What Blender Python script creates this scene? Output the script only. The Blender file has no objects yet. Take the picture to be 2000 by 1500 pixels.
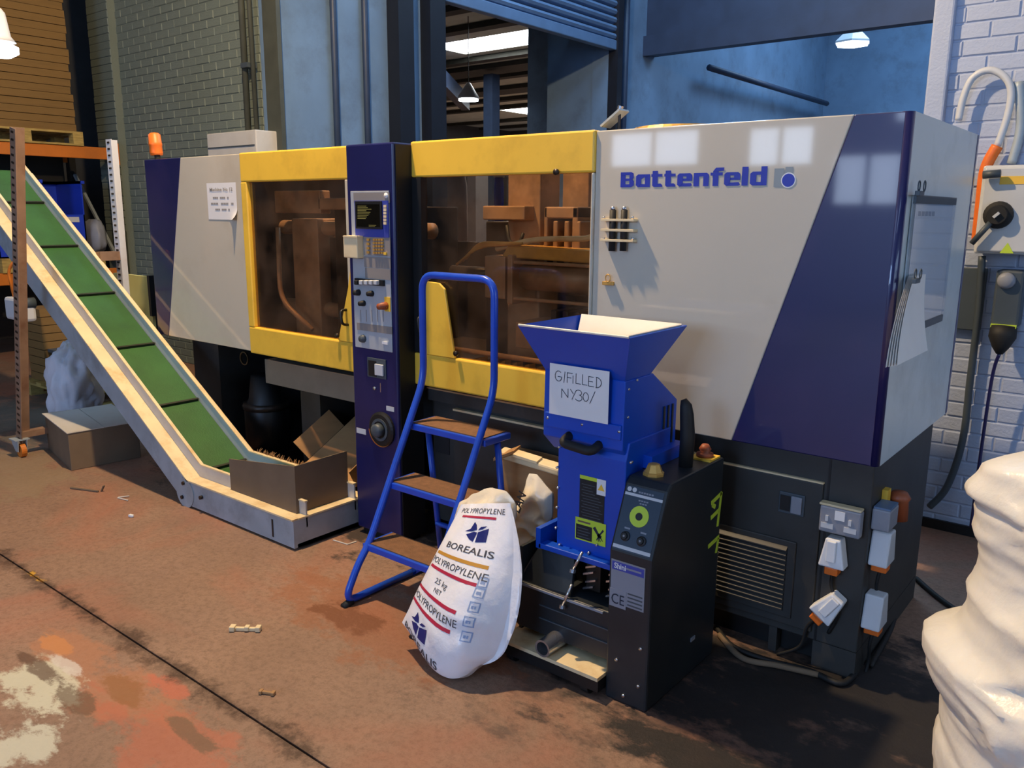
import bpy, bmesh, math, random
import numpy as np
from mathutils import Vector, Matrix, noise

random.seed(7)
scene = bpy.context.scene
COL = scene.collection

# ------------------------------------------------------------------ camera
IMG_C = np.array([1000.0, 750.0])
VL = np.array([-1051.0, 398.0]) - IMG_C      # vanishing point of the machine's long edges
VR = np.array([2327.0, 421.0]) - IMG_C       # vanishing point of the depth direction
FPX = math.sqrt(-(VL @ VR))
_X = -np.array([VL[0], VL[1], FPX]); _X /= np.linalg.norm(_X)
_Y = np.array([VR[0], VR[1], FPX]); _Y /= np.linalg.norm(_Y)
_Z = np.cross(_X, _Y)
ROT = np.stack([_X, _Y, _Z], 1)              # world axes seen in camera axes (x right, y down, z forward)
CAMP = np.array([0.0, 0.0, 1.6])
cam_data = bpy.data.cameras.new('camera'); cam_data.sensor_width = 36.0
cam_data.lens = FPX / 2000.0 * 36.0; cam_data.clip_end = 200
cam = bpy.data.objects.new('camera', cam_data); COL.objects.link(cam)
rt, dn, fw = ROT[0], ROT[1], ROT[2]
cam.matrix_world = Matrix(((rt[0], -dn[0], -fw[0], CAMP[0]), (rt[1], -dn[1], -fw[1], CAMP[1]),
                           (rt[2], -dn[2], -fw[2], CAMP[2]), (0, 0, 0, 1)))
scene.camera = cam

# ------------------------------------------------------------------ world, exposure
world = bpy.data.worlds.new('world'); scene.world = world; world.use_nodes = True
world.node_tree.nodes['Background'].inputs[0].default_value = (0.35, 0.5, 0.8, 1)
world.node_tree.nodes['Background'].inputs[1].default_value = 0.25
scene.view_settings.view_transform = 'Standard'
scene.view_settings.look = 'None'
scene.view_settings.gamma = 1.0
scene.view_settings.use_curve_mapping = False
scene.view_settings.exposure = 0.0

DAYLIGHT = (0.36, 0.58, 1.0)      # cold daylight against the warm lamp
S_DOOR = 15.0                     # daylight through the large high opening behind the camera
S_WIN = 11.0                       # smaller wall windows
S_ROOF_FILL = 4.0                      # unseen hall rooflights added for blue fill
S_SIDE = 3.2                      # side windows
LAMP_POS = (-3.3, 2.12, 4.55)
LAMP_W = 900.0
LAMP_C = (1.0, 0.72, 0.42)

# ------------------------------------------------------------------ pixel helpers
def ray(px, py):
    d = np.array([px - IMG_C[0], py - IMG_C[1], FPX]); return ROT.T @ (d / np.linalg.norm(d))
def at(px, py, ax, v):
    d = ray(px, py); t = (v - CAMP[ax]) / d[ax]; p = CAMP + t * d
    return Vector((float(p[0]), float(p[1]), float(p[2])))
def AX(px, py, x): return at(px, py, 0, x)
def AY(px, py, y): return at(px, py, 1, y)
def AZ(px, py, z=0.0): return at(px, py, 2, z)
def prect(l, t, r, b, y):
    mx, my = (l + r) / 2, (t + b) / 2
    return AY(l, my, y).x, AY(r, my, y).x, AY(mx, b, y).z, AY(mx, t, y).z
def proj(p):
    q = ROT @ (np.array(p, float) - CAMP)
    return IMG_C + FPX * q[:2] / q[2], q[2]

# ------------------------------------------------------------------ materials
def lin(c):
    return tuple(((v / 255) / 12.92 if v / 255 <= 0.04045 else ((v / 255 + 0.055) / 1.055) ** 2.4) for v in c)
def mat(name, col, rough=0.6, metal=0.0, var=0.12, scale=6.0, bump=0.0, bscale=60.0, dirt=None, dirt_amt=0.35,
        dirt_scale=3.0, coat=0.0, coat_r=0.05, spec=0.5, stretch=None):
    m = bpy.data.materials.new(name); m.use_nodes = True
    nt = m.node_tree; N = nt.nodes; L = nt.links
    b = N['Principled BSDF']
    b.inputs['Roughness'].default_value = rough; b.inputs['Metallic'].default_value = metal
    b.inputs['Coat Weight'].default_value = coat; b.inputs['Coat Roughness'].default_value = coat_r
    b.inputs['Specular IOR Level'].default_value = spec
    tc = N.new('ShaderNodeTexCoord'); mp = N.new('ShaderNodeMapping')
    if stretch: mp.inputs['Scale'].default_value = stretch
    L.new(tc.outputs['Object'], mp.inputs['Vector'])
    n = N.new('ShaderNodeTexNoise'); n.inputs['Scale'].default_value = scale; n.inputs['Detail'].default_value = 5
    L.new(mp.outputs[0], n.inputs['Vector'])
    r = N.new('ShaderNodeValToRGB')
    c = lin(col) if max(col) > 1.001 else col
    r.color_ramp.elements[0].position = 0.3; r.color_ramp.elements[1].position = 0.7
    r.color_ramp.elements[0].color = tuple(v * (1 - var) for v in c) + (1,)
    r.color_ramp.elements[1].color = tuple(min(1, v * (1 + var)) for v in c) + (1,)
    L.new(n.outputs['Fac'], r.inputs['Fac'])
    out = r.outputs['Color']
    if dirt:
        n2 = N.new('ShaderNodeTexNoise'); n2.inputs['Scale'].default_value = dirt_scale; n2.inputs['Detail'].default_value = 8
        n2.inputs['Roughness'].default_value = 0.65
        L.new(mp.outputs[0], n2.inputs['Vector'])
        r2 = N.new('ShaderNodeValToRGB'); r2.color_ramp.elements[0].position = 0.5; r2.color_ramp.elements[1].position = 0.72
        r2.color_ramp.elements[0].color = (0, 0, 0, 1); r2.color_ramp.elements[1].color = (dirt_amt,) * 3 + (1,)
        L.new(n2.outputs['Fac'], r2.inputs['Fac'])
        mx = N.new('ShaderNodeMixRGB'); L.new(r2.outputs['Color'], mx.inputs['Fac'])
        L.new(out, mx.inputs['Color1']); mx.inputs['Color2'].default_value = lin(dirt) + (1,)
        out = mx.outputs['Color']
    L.new(out, b.inputs['Base Color'])
    if bump:
        n3 = N.new('ShaderNodeTexNoise'); n3.inputs['Scale'].default_value = bscale; n3.inputs['Detail'].default_value = 4
        L.new(mp.outputs[0], n3.inputs['Vector'])
        bp = N.new('ShaderNodeBump'); bp.inputs['Strength'].default_value = bump; bp.inputs['Distance'].default_value = 0.01
        L.new(n3.outputs['Fac'], bp.inputs['Height']); L.new(bp.outputs['Normal'], b.inputs['Normal'])
    return m
def emis(name, col, strength):
    m = bpy.data.materials.new(name); m.use_nodes = True
    nt = m.node_tree; nt.nodes.clear()
    e = nt.nodes.new('ShaderNodeEmission'); e.inputs[0].default_value = tuple(col) + (1,); e.inputs[1].default_value = strength
    o = nt.nodes.new('ShaderNodeOutputMaterial'); nt.links.new(e.outputs[0], o.inputs[0])
    return m
def glass(name, tint, rough=0.08, mix=0.12):
    m = bpy.data.materials.new(name); m.use_nodes = True
    nt = m.node_tree; N = nt.nodes; L = nt.links; N.clear()
    o = N.new('ShaderNodeOutputMaterial'); t = N.new('ShaderNodeBsdfTransparent'); t.inputs[0].default_value = tuple(tint) + (1,)
    g = N.new('ShaderNodeBsdfGlossy'); g.inputs['Roughness'].default_value = rough
    d = N.new('ShaderNodeBsdfDiffuse'); d.inputs[0].default_value = (0.45, 0.3, 0.2, 1)
    m1 = N.new('ShaderNodeMixShader'); tc = N.new('ShaderNodeTexCoord')
    n = N.new('ShaderNodeTexNoise'); n.inputs['Scale'].default_value = 5; n.inputs['Detail'].default_value = 6
    L.new(tc.outputs['Object'], n.inputs['Vector'])
    r = N.new('ShaderNodeMapRange'); r.inputs['To Min'].default_value = 0.0; r.inputs['To Max'].default_value = mix
    r.inputs['From Min'].default_value = 0.35; r.inputs['From Max'].default_value = 0.8
    L.new(n.outputs['Fac'], r.inputs['Value']); L.new(r.outputs[0], m1.inputs[0])
    L.new(t.outputs[0], m1.inputs[1]); L.new(d.outputs[0], m1.inputs[2])
    lw = N.new('ShaderNodeLayerWeight'); pw = N.new('ShaderNodeMath'); pw.operation = 'POWER'; L.new(lw.outputs['Facing'], pw.inputs[0]); pw.inputs[1].default_value = 5.0
    f = N.new('ShaderNodeMath'); f.operation = 'MULTIPLY_ADD'; L.new(pw.outputs[0], f.inputs[0]); f.inputs[1].default_value = 0.8; f.inputs[2].default_value = 0.04
    m2 = N.new('ShaderNodeMixShader'); L.new(f.outputs[0], m2.inputs[0]); L.new(m1.outputs[0], m2.inputs[1]); L.new(g.outputs[0], m2.inputs[2])
    L.new(m2.outputs[0], o.inputs[0])
    return m
def film(name, col, rough=0.25, trans=0.35):
    m = mat(name, col, rough, var=0.05, scale=8, bump=0.25, bscale=35, spec=0.6)
    nt = m.node_tree; b = nt.nodes['Principled BSDF']
    b.inputs['Subsurface Weight'].default_value = trans
    b.inputs['Subsurface Radius'].default_value = (0.06, 0.05, 0.035)
    b.inputs['Subsurface Scale'].default_value = 0.5
    return m

M = {}
M['beige'] = mat('beige_enamel', (200, 192, 174), 0.45, coat=0.9, coat_r=0.045, var=0.03, scale=1.5, dirt=(150, 125, 95), dirt_amt=0.28, dirt_scale=1.6, spec=0.5)
M['navy'] = mat('navy_enamel', (8, 14, 78), 0.4, coat=0.7, coat_r=0.05, var=0.12, scale=2, dirt=(70, 50, 90), dirt_amt=0.25, dirt_scale=2.0, spec=0.6)
M['sidegrey'] = mat('pale_grey_enamel', (196, 205, 205), 0.22, var=0.04, scale=2, dirt=(120, 120, 110), dirt_amt=0.3)
M['yellow'] = mat('yellow_enamel', (240, 194, 66), 0.42, var=0.06, scale=3, dirt=(150, 110, 40), dirt_amt=0.3, dirt_scale=4)
M['base'] = mat('charcoal_base_paint', (52, 52, 50), 0.55, var=0.2, scale=5, dirt=(30, 25, 20), dirt_amt=0.6)
M['base_lit'] = mat('grey_beam_paint', (118, 112, 100), 0.6, var=0.15, scale=6, dirt=(60, 52, 42), dirt_amt=0.5)  # paler grey than the charcoal base
M['black'] = mat('black_paint', (16, 16, 17), 0.5, var=0.3, scale=5)
M['rubber'] = mat('black_rubber', (20, 20, 20), 0.65, var=0.2, scale=20)
M['tower_navy'] = mat('control_column_navy', (26, 28, 82), 0.35, var=0.12, scale=4, dirt=(20, 20, 50), dirt_amt=0.4)
M['silver'] = mat('brushed_panel_silver', (176, 182, 188), 0.4, metal=0.1, var=0.06, scale=4, dirt=(90, 90, 90), dirt_amt=0.3)
M['panel_grey'] = mat('control_panel_grey', (138, 132, 128), 0.45, var=0.06)
M['panel_blue'] = mat('control_panel_blue', (58, 70, 160), 0.45, var=0.05)
M['screen'] = mat('dark_crt_screen', (18, 16, 10), 0.12, var=0.3, scale=18)
M['screen_text'] = emis('amber_screen_text', (0.75, 0.62, 0.2), 0.25)
M['brown_steel'] = mat('oily_steel', (166, 134, 106), 0.45, metal=0.05, var=0.3, scale=7, dirt=(40, 28, 18), dirt_amt=0.6)
M['dark_steel'] = mat('dark_greased_steel', (52, 44, 38), 0.4, metal=0.5, var=0.35, scale=8)
M['brass'] = mat('brass', (206, 160, 82), 0.35, metal=0.35, var=0.2, scale=14)
M['chrome'] = mat('bright_steel', (200, 200, 205), 0.22, metal=0.9, var=0.1, scale=12)
M['galv'] = mat('galvanised_steel', (160, 172, 180), 0.5, metal=0.15, var=0.12, scale=7, dirt=(90, 85, 75), dirt_amt=0.4, dirt_scale=5)
M['cream'] = mat('cream_dusty_flange', (226, 206, 164), 0.6, var=0.08, scale=8, dirt=(190, 140, 60), dirt_amt=0.6, dirt_scale=7)
M['skirt'] = mat('light_grey_skirt', (200, 196, 188), 0.5, var=0.06, scale=6, dirt=(140, 120, 90), dirt_amt=0.4)
M['belt'] = mat('green_belt', (50, 96, 46), 0.55, var=0.12, scale=5, dirt=(40, 70, 35), dirt_amt=0.4, bump=0.15, bscale=120)
M['cleat'] = mat('dark_belt_cleat', (34, 34, 22), 0.6)
M['ladder'] = mat('blue_ladder_enamel', (34, 78, 196), 0.3, var=0.08, scale=9, dirt=(20, 30, 90), dirt_amt=0.3)
M['tread'] = mat('brown_ribbed_tread', (120, 84, 56), 0.75, var=0.2, scale=40, bump=0.5, bscale=200)
M['gran_blue'] = mat('granulator_blue', (0, 70, 182), 0.38, var=0.05, scale=4)
M['gran_dark'] = mat('granulator_slate', (30, 36, 41), 0.42, var=0.15, scale=6, dirt=(70, 66, 60), dirt_amt=0.25)
M['gran_panel'] = mat('granulator_panel_slate', (44, 62, 80), 0.35, var=0.06)
M['white_plate'] = mat('white_inner_plate', (236, 226, 208), 0.4, var=0.05, scale=5, dirt=(200, 180, 150), dirt_amt=0.3)
M['lime'] = mat('lime_sticker', (190, 216, 60), 0.5, var=0.04)
M['white'] = mat('white_paint', (226, 228, 230), 0.45, var=0.05)
M['paper'] = mat('white_paper', (228, 226, 224), 0.75, var=0.03)
M['ink'] = mat('dark_ink', (40, 44, 60), 0.8, var=0.05)
M['ink_grey'] = mat('faded_ink', (150, 146, 142), 0.8, var=0.05)
M['logo_blue'] = mat('logo_blue', (36, 52, 168), 0.4, var=0.06)
M['logo_grey'] = mat('logo_grey', (138, 148, 152), 0.4, var=0.05)
M['card'] = mat('brown_cardboard', (168, 128, 84), 0.8, var=0.1, scale=5, bump=0.1, stretch=(1, 1, 6))
M['card_dark'] = mat('dull_cardboard', (112, 94, 74), 0.85, var=0.12, scale=6)
M['carton'] = mat('stacked_carton', (128, 98, 52), 0.8, var=0.12, scale=3, stretch=(1, 1, 14), dirt=(110, 82, 40), dirt_amt=0.5)
M['wood'] = mat('pallet_wood', (176, 150, 84), 0.75, var=0.25, scale=5, stretch=(2, 2, 12), dirt=(90, 66, 36), dirt_amt=0.5)
M['orange'] = mat('rack_orange', (206, 116, 34), 0.5, var=0.1, scale=6, dirt=(120, 70, 30), dirt_amt=0.4)
M['orange_c'] = mat('orange_plastic', (226, 110, 30), 0.45, var=0.1, scale=20)
M['bin_blue'] = mat('blue_plastic_bin', (28, 62, 200), 0.4, var=0.06)
M['sack_white'] = mat('white_woven_sack', (214, 216, 226), 0.55, var=0.06, scale=8, dirt=(170, 140, 110), dirt_amt=0.5, dirt_scale=4)
M['bag_white'] = film('white_polythene_sack', (236, 236, 240), 0.3, 0.15)
M['film_cream'] = film('creamy_polythene_film', (238, 224, 196), 0.3, 0.3)
M['film_pile'] = film('milky_polythene_wrap', (232, 226, 212), 0.34, 0.2)
M['bag_red'] = mat('crimson_print', (176, 36, 66), 0.5, var=0.08)
M['bag_gold'] = mat('gold_print', (190, 138, 50), 0.5, var=0.1)
M['bag_navy'] = mat('navy_print', (24, 34, 110), 0.45, var=0.1)
M['bag_ink'] = mat('grey_black_print', (66, 66, 74), 0.6, var=0.1)
M['bag_wedge'] = mat('pale_print', (150, 170, 205), 0.6, var=0.1)
M['post'] = mat('rusty_slotted_angle', (150, 120, 98), 0.6, metal=0.2, var=0.18, scale=8, dirt=(112, 66, 40), dirt_amt=0.6, dirt_scale=6)
M['post_white'] = mat('white_angle_paint', (206, 208, 214), 0.5, var=0.06, scale=6, dirt=(150, 110, 80), dirt_amt=0.4)
M['wall_green'] = mat('grey_green_wall_paint', (112, 122, 112), 0.7, var=0.1, scale=3, dirt=(108, 112, 100), dirt_amt=0.5, bump=0.3, bscale=80)
M['wall_white'] = mat('white_wall_paint', (168, 180, 204), 0.7, var=0.06, scale=3, dirt=(165, 165, 165), dirt_amt=0.4, bump=0.3, bscale=80)
M['wall_blue'] = mat('slate_blue_wall_paint', (104, 130, 158), 0.75, var=0.12, scale=2, dirt=(80, 92, 106), dirt_amt=0.5)
M['blue_dark'] = mat('dark_blue_steel', (44, 58, 82), 0.5, var=0.15, scale=5)
M['shutter'] = mat('blue_shutter_slat', (96, 124, 158), 0.4, metal=0.2, var=0.1, scale=6)
M['navy_post'] = mat('near_black_post', (20, 24, 34), 0.5, var=0.2)
M['pipe_grey'] = mat('grey_green_pipe', (70, 73, 64), 0.6, var=0.15)
M['roof'] = mat('roof_sheet', (190, 196, 184), 0.8, var=0.1, scale=2)
M['purlin'] = mat('dark_purlin', (46, 46, 38), 0.7, var=0.2)
M['grey'] = mat('mid_grey_plastic', (136, 140, 150), 0.5, var=0.06, scale=6, dirt=(80, 78, 76), dirt_amt=0.4)
M['grey_light'] = mat('light_grey_plastic', (196, 200, 204), 0.45, var=0.05)
M['slate'] = mat('slate_plastic', (66, 76, 84), 0.5, var=0.1)
M['vent_back'] = mat('vent_shadow', (24, 24, 26), 0.7)
M['red_knob'] = mat('rusty_red_knob', (150, 78, 46), 0.5, var=0.15, scale=20)
M['hall_wall'] = mat('hall_wall_paint', (66, 68, 70), 0.8, var=0.1)
M['store'] = mat('dark_store_paint', (46, 42, 36), 0.85, var=0.15)  # dark tone stands in for deep shade beyond the cartons
M['pale_yellow'] = mat('pale_yellow_board', (222, 216, 140), 0.6, var=0.06, scale=5)
M['pane_brown'] = glass('bronze_polycarbonate', (0.9, 0.8, 0.69), 0.06, 0.1)
M['pane_clear'] = glass('clear_acrylic', (0.93, 0.95, 0.97), 0.08, 0.05)
M['day_door'] = emis('daylight_opening', DAYLIGHT, S_DOOR)
M['day_win'] = emis('daylight_window', (0.62, 0.76, 1.0), S_WIN)
M['day_side'] = emis('daylight_side_window', (0.5, 0.7, 1.0), S_SIDE)
M['day_bay'] = emis('daylight_bay_rooflight', (0.42, 0.68, 1.0), 10.5)
M['day_roof'] = emis('daylight_rooflight', (0.42, 0.62, 1.0), S_ROOF_FILL)
M['day_roof_white'] = emis('rooflight_white', (0.95, 0.98, 1.0), 22.0)
M['lamp_on'] = emis('lamp_diffuser_lit', (0.92, 0.96, 1.0), 14.0)
M['lamp_warm'] = emis('sodium_lamp_glow', (1.0, 0.75, 0.45), 12.0)

def floor_material():
    m = bpy.data.materials.new('worn_red_painted_floor'); m.use_nodes = True
    nt = m.node_tree; N = nt.nodes; L = nt.links; b = N['Principled BSDF']
    tc = N.new('ShaderNodeTexCoord')
    def nz(scale, detail=8, rough=0.6, dist=0.0, loc=(0, 0, 0), sc=(1, 1, 1)):
        mp = N.new('ShaderNodeMapping'); mp.inputs['Location'].default_value = loc; mp.inputs['Scale'].default_value = sc
        L.new(tc.outputs['Object'], mp.inputs['Vector'])
        n = N.new('ShaderNodeTexNoise'); n.inputs['Scale'].default_value = scale; n.inputs['Detail'].default_value = detail
        n.inputs['Roughness'].default_value = rough; n.inputs['Distortion'].default_value = dist
        L.new(mp.outputs[0], n.inputs['Vector']); return n.outputs['Fac']
    def ramp(fac, p0, p1, c0=(0, 0, 0), c1=(1, 1, 1)):
        r = N.new('ShaderNodeValToRGB'); r.color_ramp.elements[0].position = p0; r.color_ramp.elements[1].position = p1
        r.color_ramp.elements[0].color = tuple(c0) + (1,); r.color_ramp.elements[1].color = tuple(c1) + (1,)
        L.new(fac, r.inputs['Fac']); return r.outputs['Color']
    def mix(f, a, bcol):
        x = N.new('ShaderNodeMixRGB'); L.new(f, x.inputs['Fac'])
        if isinstance(a, tuple): x.inputs['Color1'].default_value = a + (1,)
        else: L.new(a, x.inputs['Color1'])
        if isinstance(bcol, tuple): x.inputs['Color2'].default_value = bcol + (1,)
        else: L.new(bcol, x.inputs['Color2'])
        return x.outputs['Color']
    def math_(op, a, bb):
        x = N.new('ShaderNodeMath'); x.operation = op; x.use_clamp = True
        for i, q in enumerate((a, bb)):
            if isinstance(q, float): x.inputs[i].default_value = q
            else: L.new(q, x.inputs[i])
        return x.outputs[0]
    base = ramp(nz(1.6), 0.3, 0.7, lin((134, 106, 88)), lin((158, 126, 104)))
    speck = ramp(nz(38, 8, 0.85), 0.46, 0.62, (0, 0, 0), (0.7,) * 3)
    base = mix(speck, base, lin((104, 80, 64)))
    red = ramp(nz(0.9, 8, 0.6, 0.6, (3, 1, 0)), 0.5, 0.66, (0, 0, 0), (0.5,) * 3)
    base = mix(red, base, lin((172, 100, 74)))
    # patch masks given by where the patch lies on the floor
    sep = N.new('ShaderNodeSeparateXYZ'); L.new(tc.outputs['Object'], sep.inputs[0])
    def N_sub(a, v):
        x = N.new('ShaderNodeMath'); x.operation = 'SUBTRACT'; L.new(a, x.inputs[0]); x.inputs[1].default_value = v; return x.outputs[0]
    def math_raw(op, a, v):
        x = N.new('ShaderNodeMath'); x.operation = op; L.new(a, x.inputs[0]); x.inputs[1].default_value = v; return x.outputs[0]
    def rng(v, a, bb, c, d):
        x = N.new('ShaderNodeMapRange'); x.clamp = True
        x.inputs['From Min'].default_value = a; x.inputs['From Max'].default_value = bb; x.inputs['To Min'].default_value = c; x.inputs['To Max'].default_value = d
        L.new(v, x.inputs['Value']); return x.outputs[0]
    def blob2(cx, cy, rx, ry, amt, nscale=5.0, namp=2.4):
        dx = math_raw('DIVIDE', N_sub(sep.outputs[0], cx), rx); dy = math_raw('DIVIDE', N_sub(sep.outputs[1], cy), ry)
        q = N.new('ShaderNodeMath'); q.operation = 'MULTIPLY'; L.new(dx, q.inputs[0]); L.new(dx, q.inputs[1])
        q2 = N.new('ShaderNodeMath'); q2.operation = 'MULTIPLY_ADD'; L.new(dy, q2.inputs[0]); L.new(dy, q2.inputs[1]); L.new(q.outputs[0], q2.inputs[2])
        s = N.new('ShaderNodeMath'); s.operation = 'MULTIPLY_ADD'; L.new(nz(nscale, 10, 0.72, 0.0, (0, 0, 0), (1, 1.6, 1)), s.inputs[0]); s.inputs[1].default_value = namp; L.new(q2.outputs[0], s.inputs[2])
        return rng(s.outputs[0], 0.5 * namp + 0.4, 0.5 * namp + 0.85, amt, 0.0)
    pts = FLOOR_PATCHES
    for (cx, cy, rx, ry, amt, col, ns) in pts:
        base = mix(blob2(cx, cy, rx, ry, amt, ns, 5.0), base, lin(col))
    # dirt gathered along the slab joint
    jd = math_raw('ABSOLUTE', N_sub(sep.outputs[1], JOINT_Y), 0.0)
    js = N.new('ShaderNodeMath'); js.operation = 'MULTIPLY_ADD'; L.new(nz(6, 10, 0.78), js.inputs[0]); js.inputs[1].default_value = -0.36; L.new(jd, js.inputs[2])
    base = mix(rng(js.outputs[0], -0.185, -0.13, 0.9, 0.0), base, lin((70, 48, 34)))
    jy = N.new('ShaderNodeMath'); jy.operation = 'MULTIPLY_ADD'; L.new(nz(7, 4, 0.6, 0, (5, 5, 0)), jy.inputs[0]); jy.inputs[1].default_value = -0.25; L.new(jd, jy.inputs[2])
    left = rng(sep.outputs[0], -3.9, -3.4, 1.0, 0.0)
    base = mix(math_('MULTIPLY', rng(jy.outputs[0], -0.155, -0.14, 0.9, 0.0), left), base, lin((222, 168, 40)))
    L.new(base, b.inputs['Base Color'])
    rr = ramp(nz(3), 0.35, 0.7, (0.5,) * 3, (0.75,) * 3); L.new(rr, b.inputs['Roughness'])
    bp = N.new('ShaderNodeBump'); bp.inputs['Strength'].default_value = 0.5; bp.inputs['Distance'].default_value = 0.006
    L.new(nz(35, 8, 0.75), bp.inputs['Height']); L.new(bp.outputs[0], b.inputs['Normal'])
    return m
JOINT_Y = 1.335
FLOOR_PATCHES = [
    (-2.75, 1.15, 0.55, 0.14, 0.6, (176, 118, 84), 3.0),
    (-2.25, 1.1, 0.5, 0.16, 0.6, (180, 98, 70), 3.5),
    (-2.52, 1.26, 0.12, 0.05, 0.7, (190, 100, 74), 6.0),
    (-2.62, 1.16, 0.22, 0.06, 0.75, (140, 92, 50), 6.0),
    (-2.86, 0.98, 0.26, 0.13, 0.8, (206, 204, 180), 5.0),
    (-2.58, 0.8, 0.16, 0.12, 0.72, (206, 206, 186), 5.0),
    (-2.92, 1.1, 0.12, 0.03, 0.75, (206, 196, 186), 6.0),
    (-2.98, 1.03, 0.2, 0.035, 0.8, (90, 64, 48), 6.0),
    (-2.68, 1.03, 0.12, 0.05, 0.75, (98, 76, 56), 6.0),
    (-2.2, 1.17, 0.16, 0.04, 0.75, (104, 84, 64), 6.0),
    (-2.8, 1.29, 0.14, 0.03, 0.8, (104, 76, 56), 6.0),
    (-3.1, 1.14, 0.16, 0.04, 0.7, (196, 130, 76), 6.0),
    (-2.42, 1.98, 0.22, 0.09, 0.9, (72, 50, 36), 8.0),
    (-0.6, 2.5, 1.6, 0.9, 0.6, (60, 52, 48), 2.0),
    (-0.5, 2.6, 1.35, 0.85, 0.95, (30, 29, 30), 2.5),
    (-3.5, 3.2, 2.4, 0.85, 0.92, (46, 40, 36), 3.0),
    (-2.3, 2.05, 0.7, 0.3, 0.5, (146, 84, 46), 4.0),
    (-5.6, 1.75, 0.8, 0.5, 0.6, (140, 122, 96), 3.0),
    (-6.8, 2.6, 1.2, 0.8, 0.8, (92, 92, 84), 3.0),
]

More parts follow.
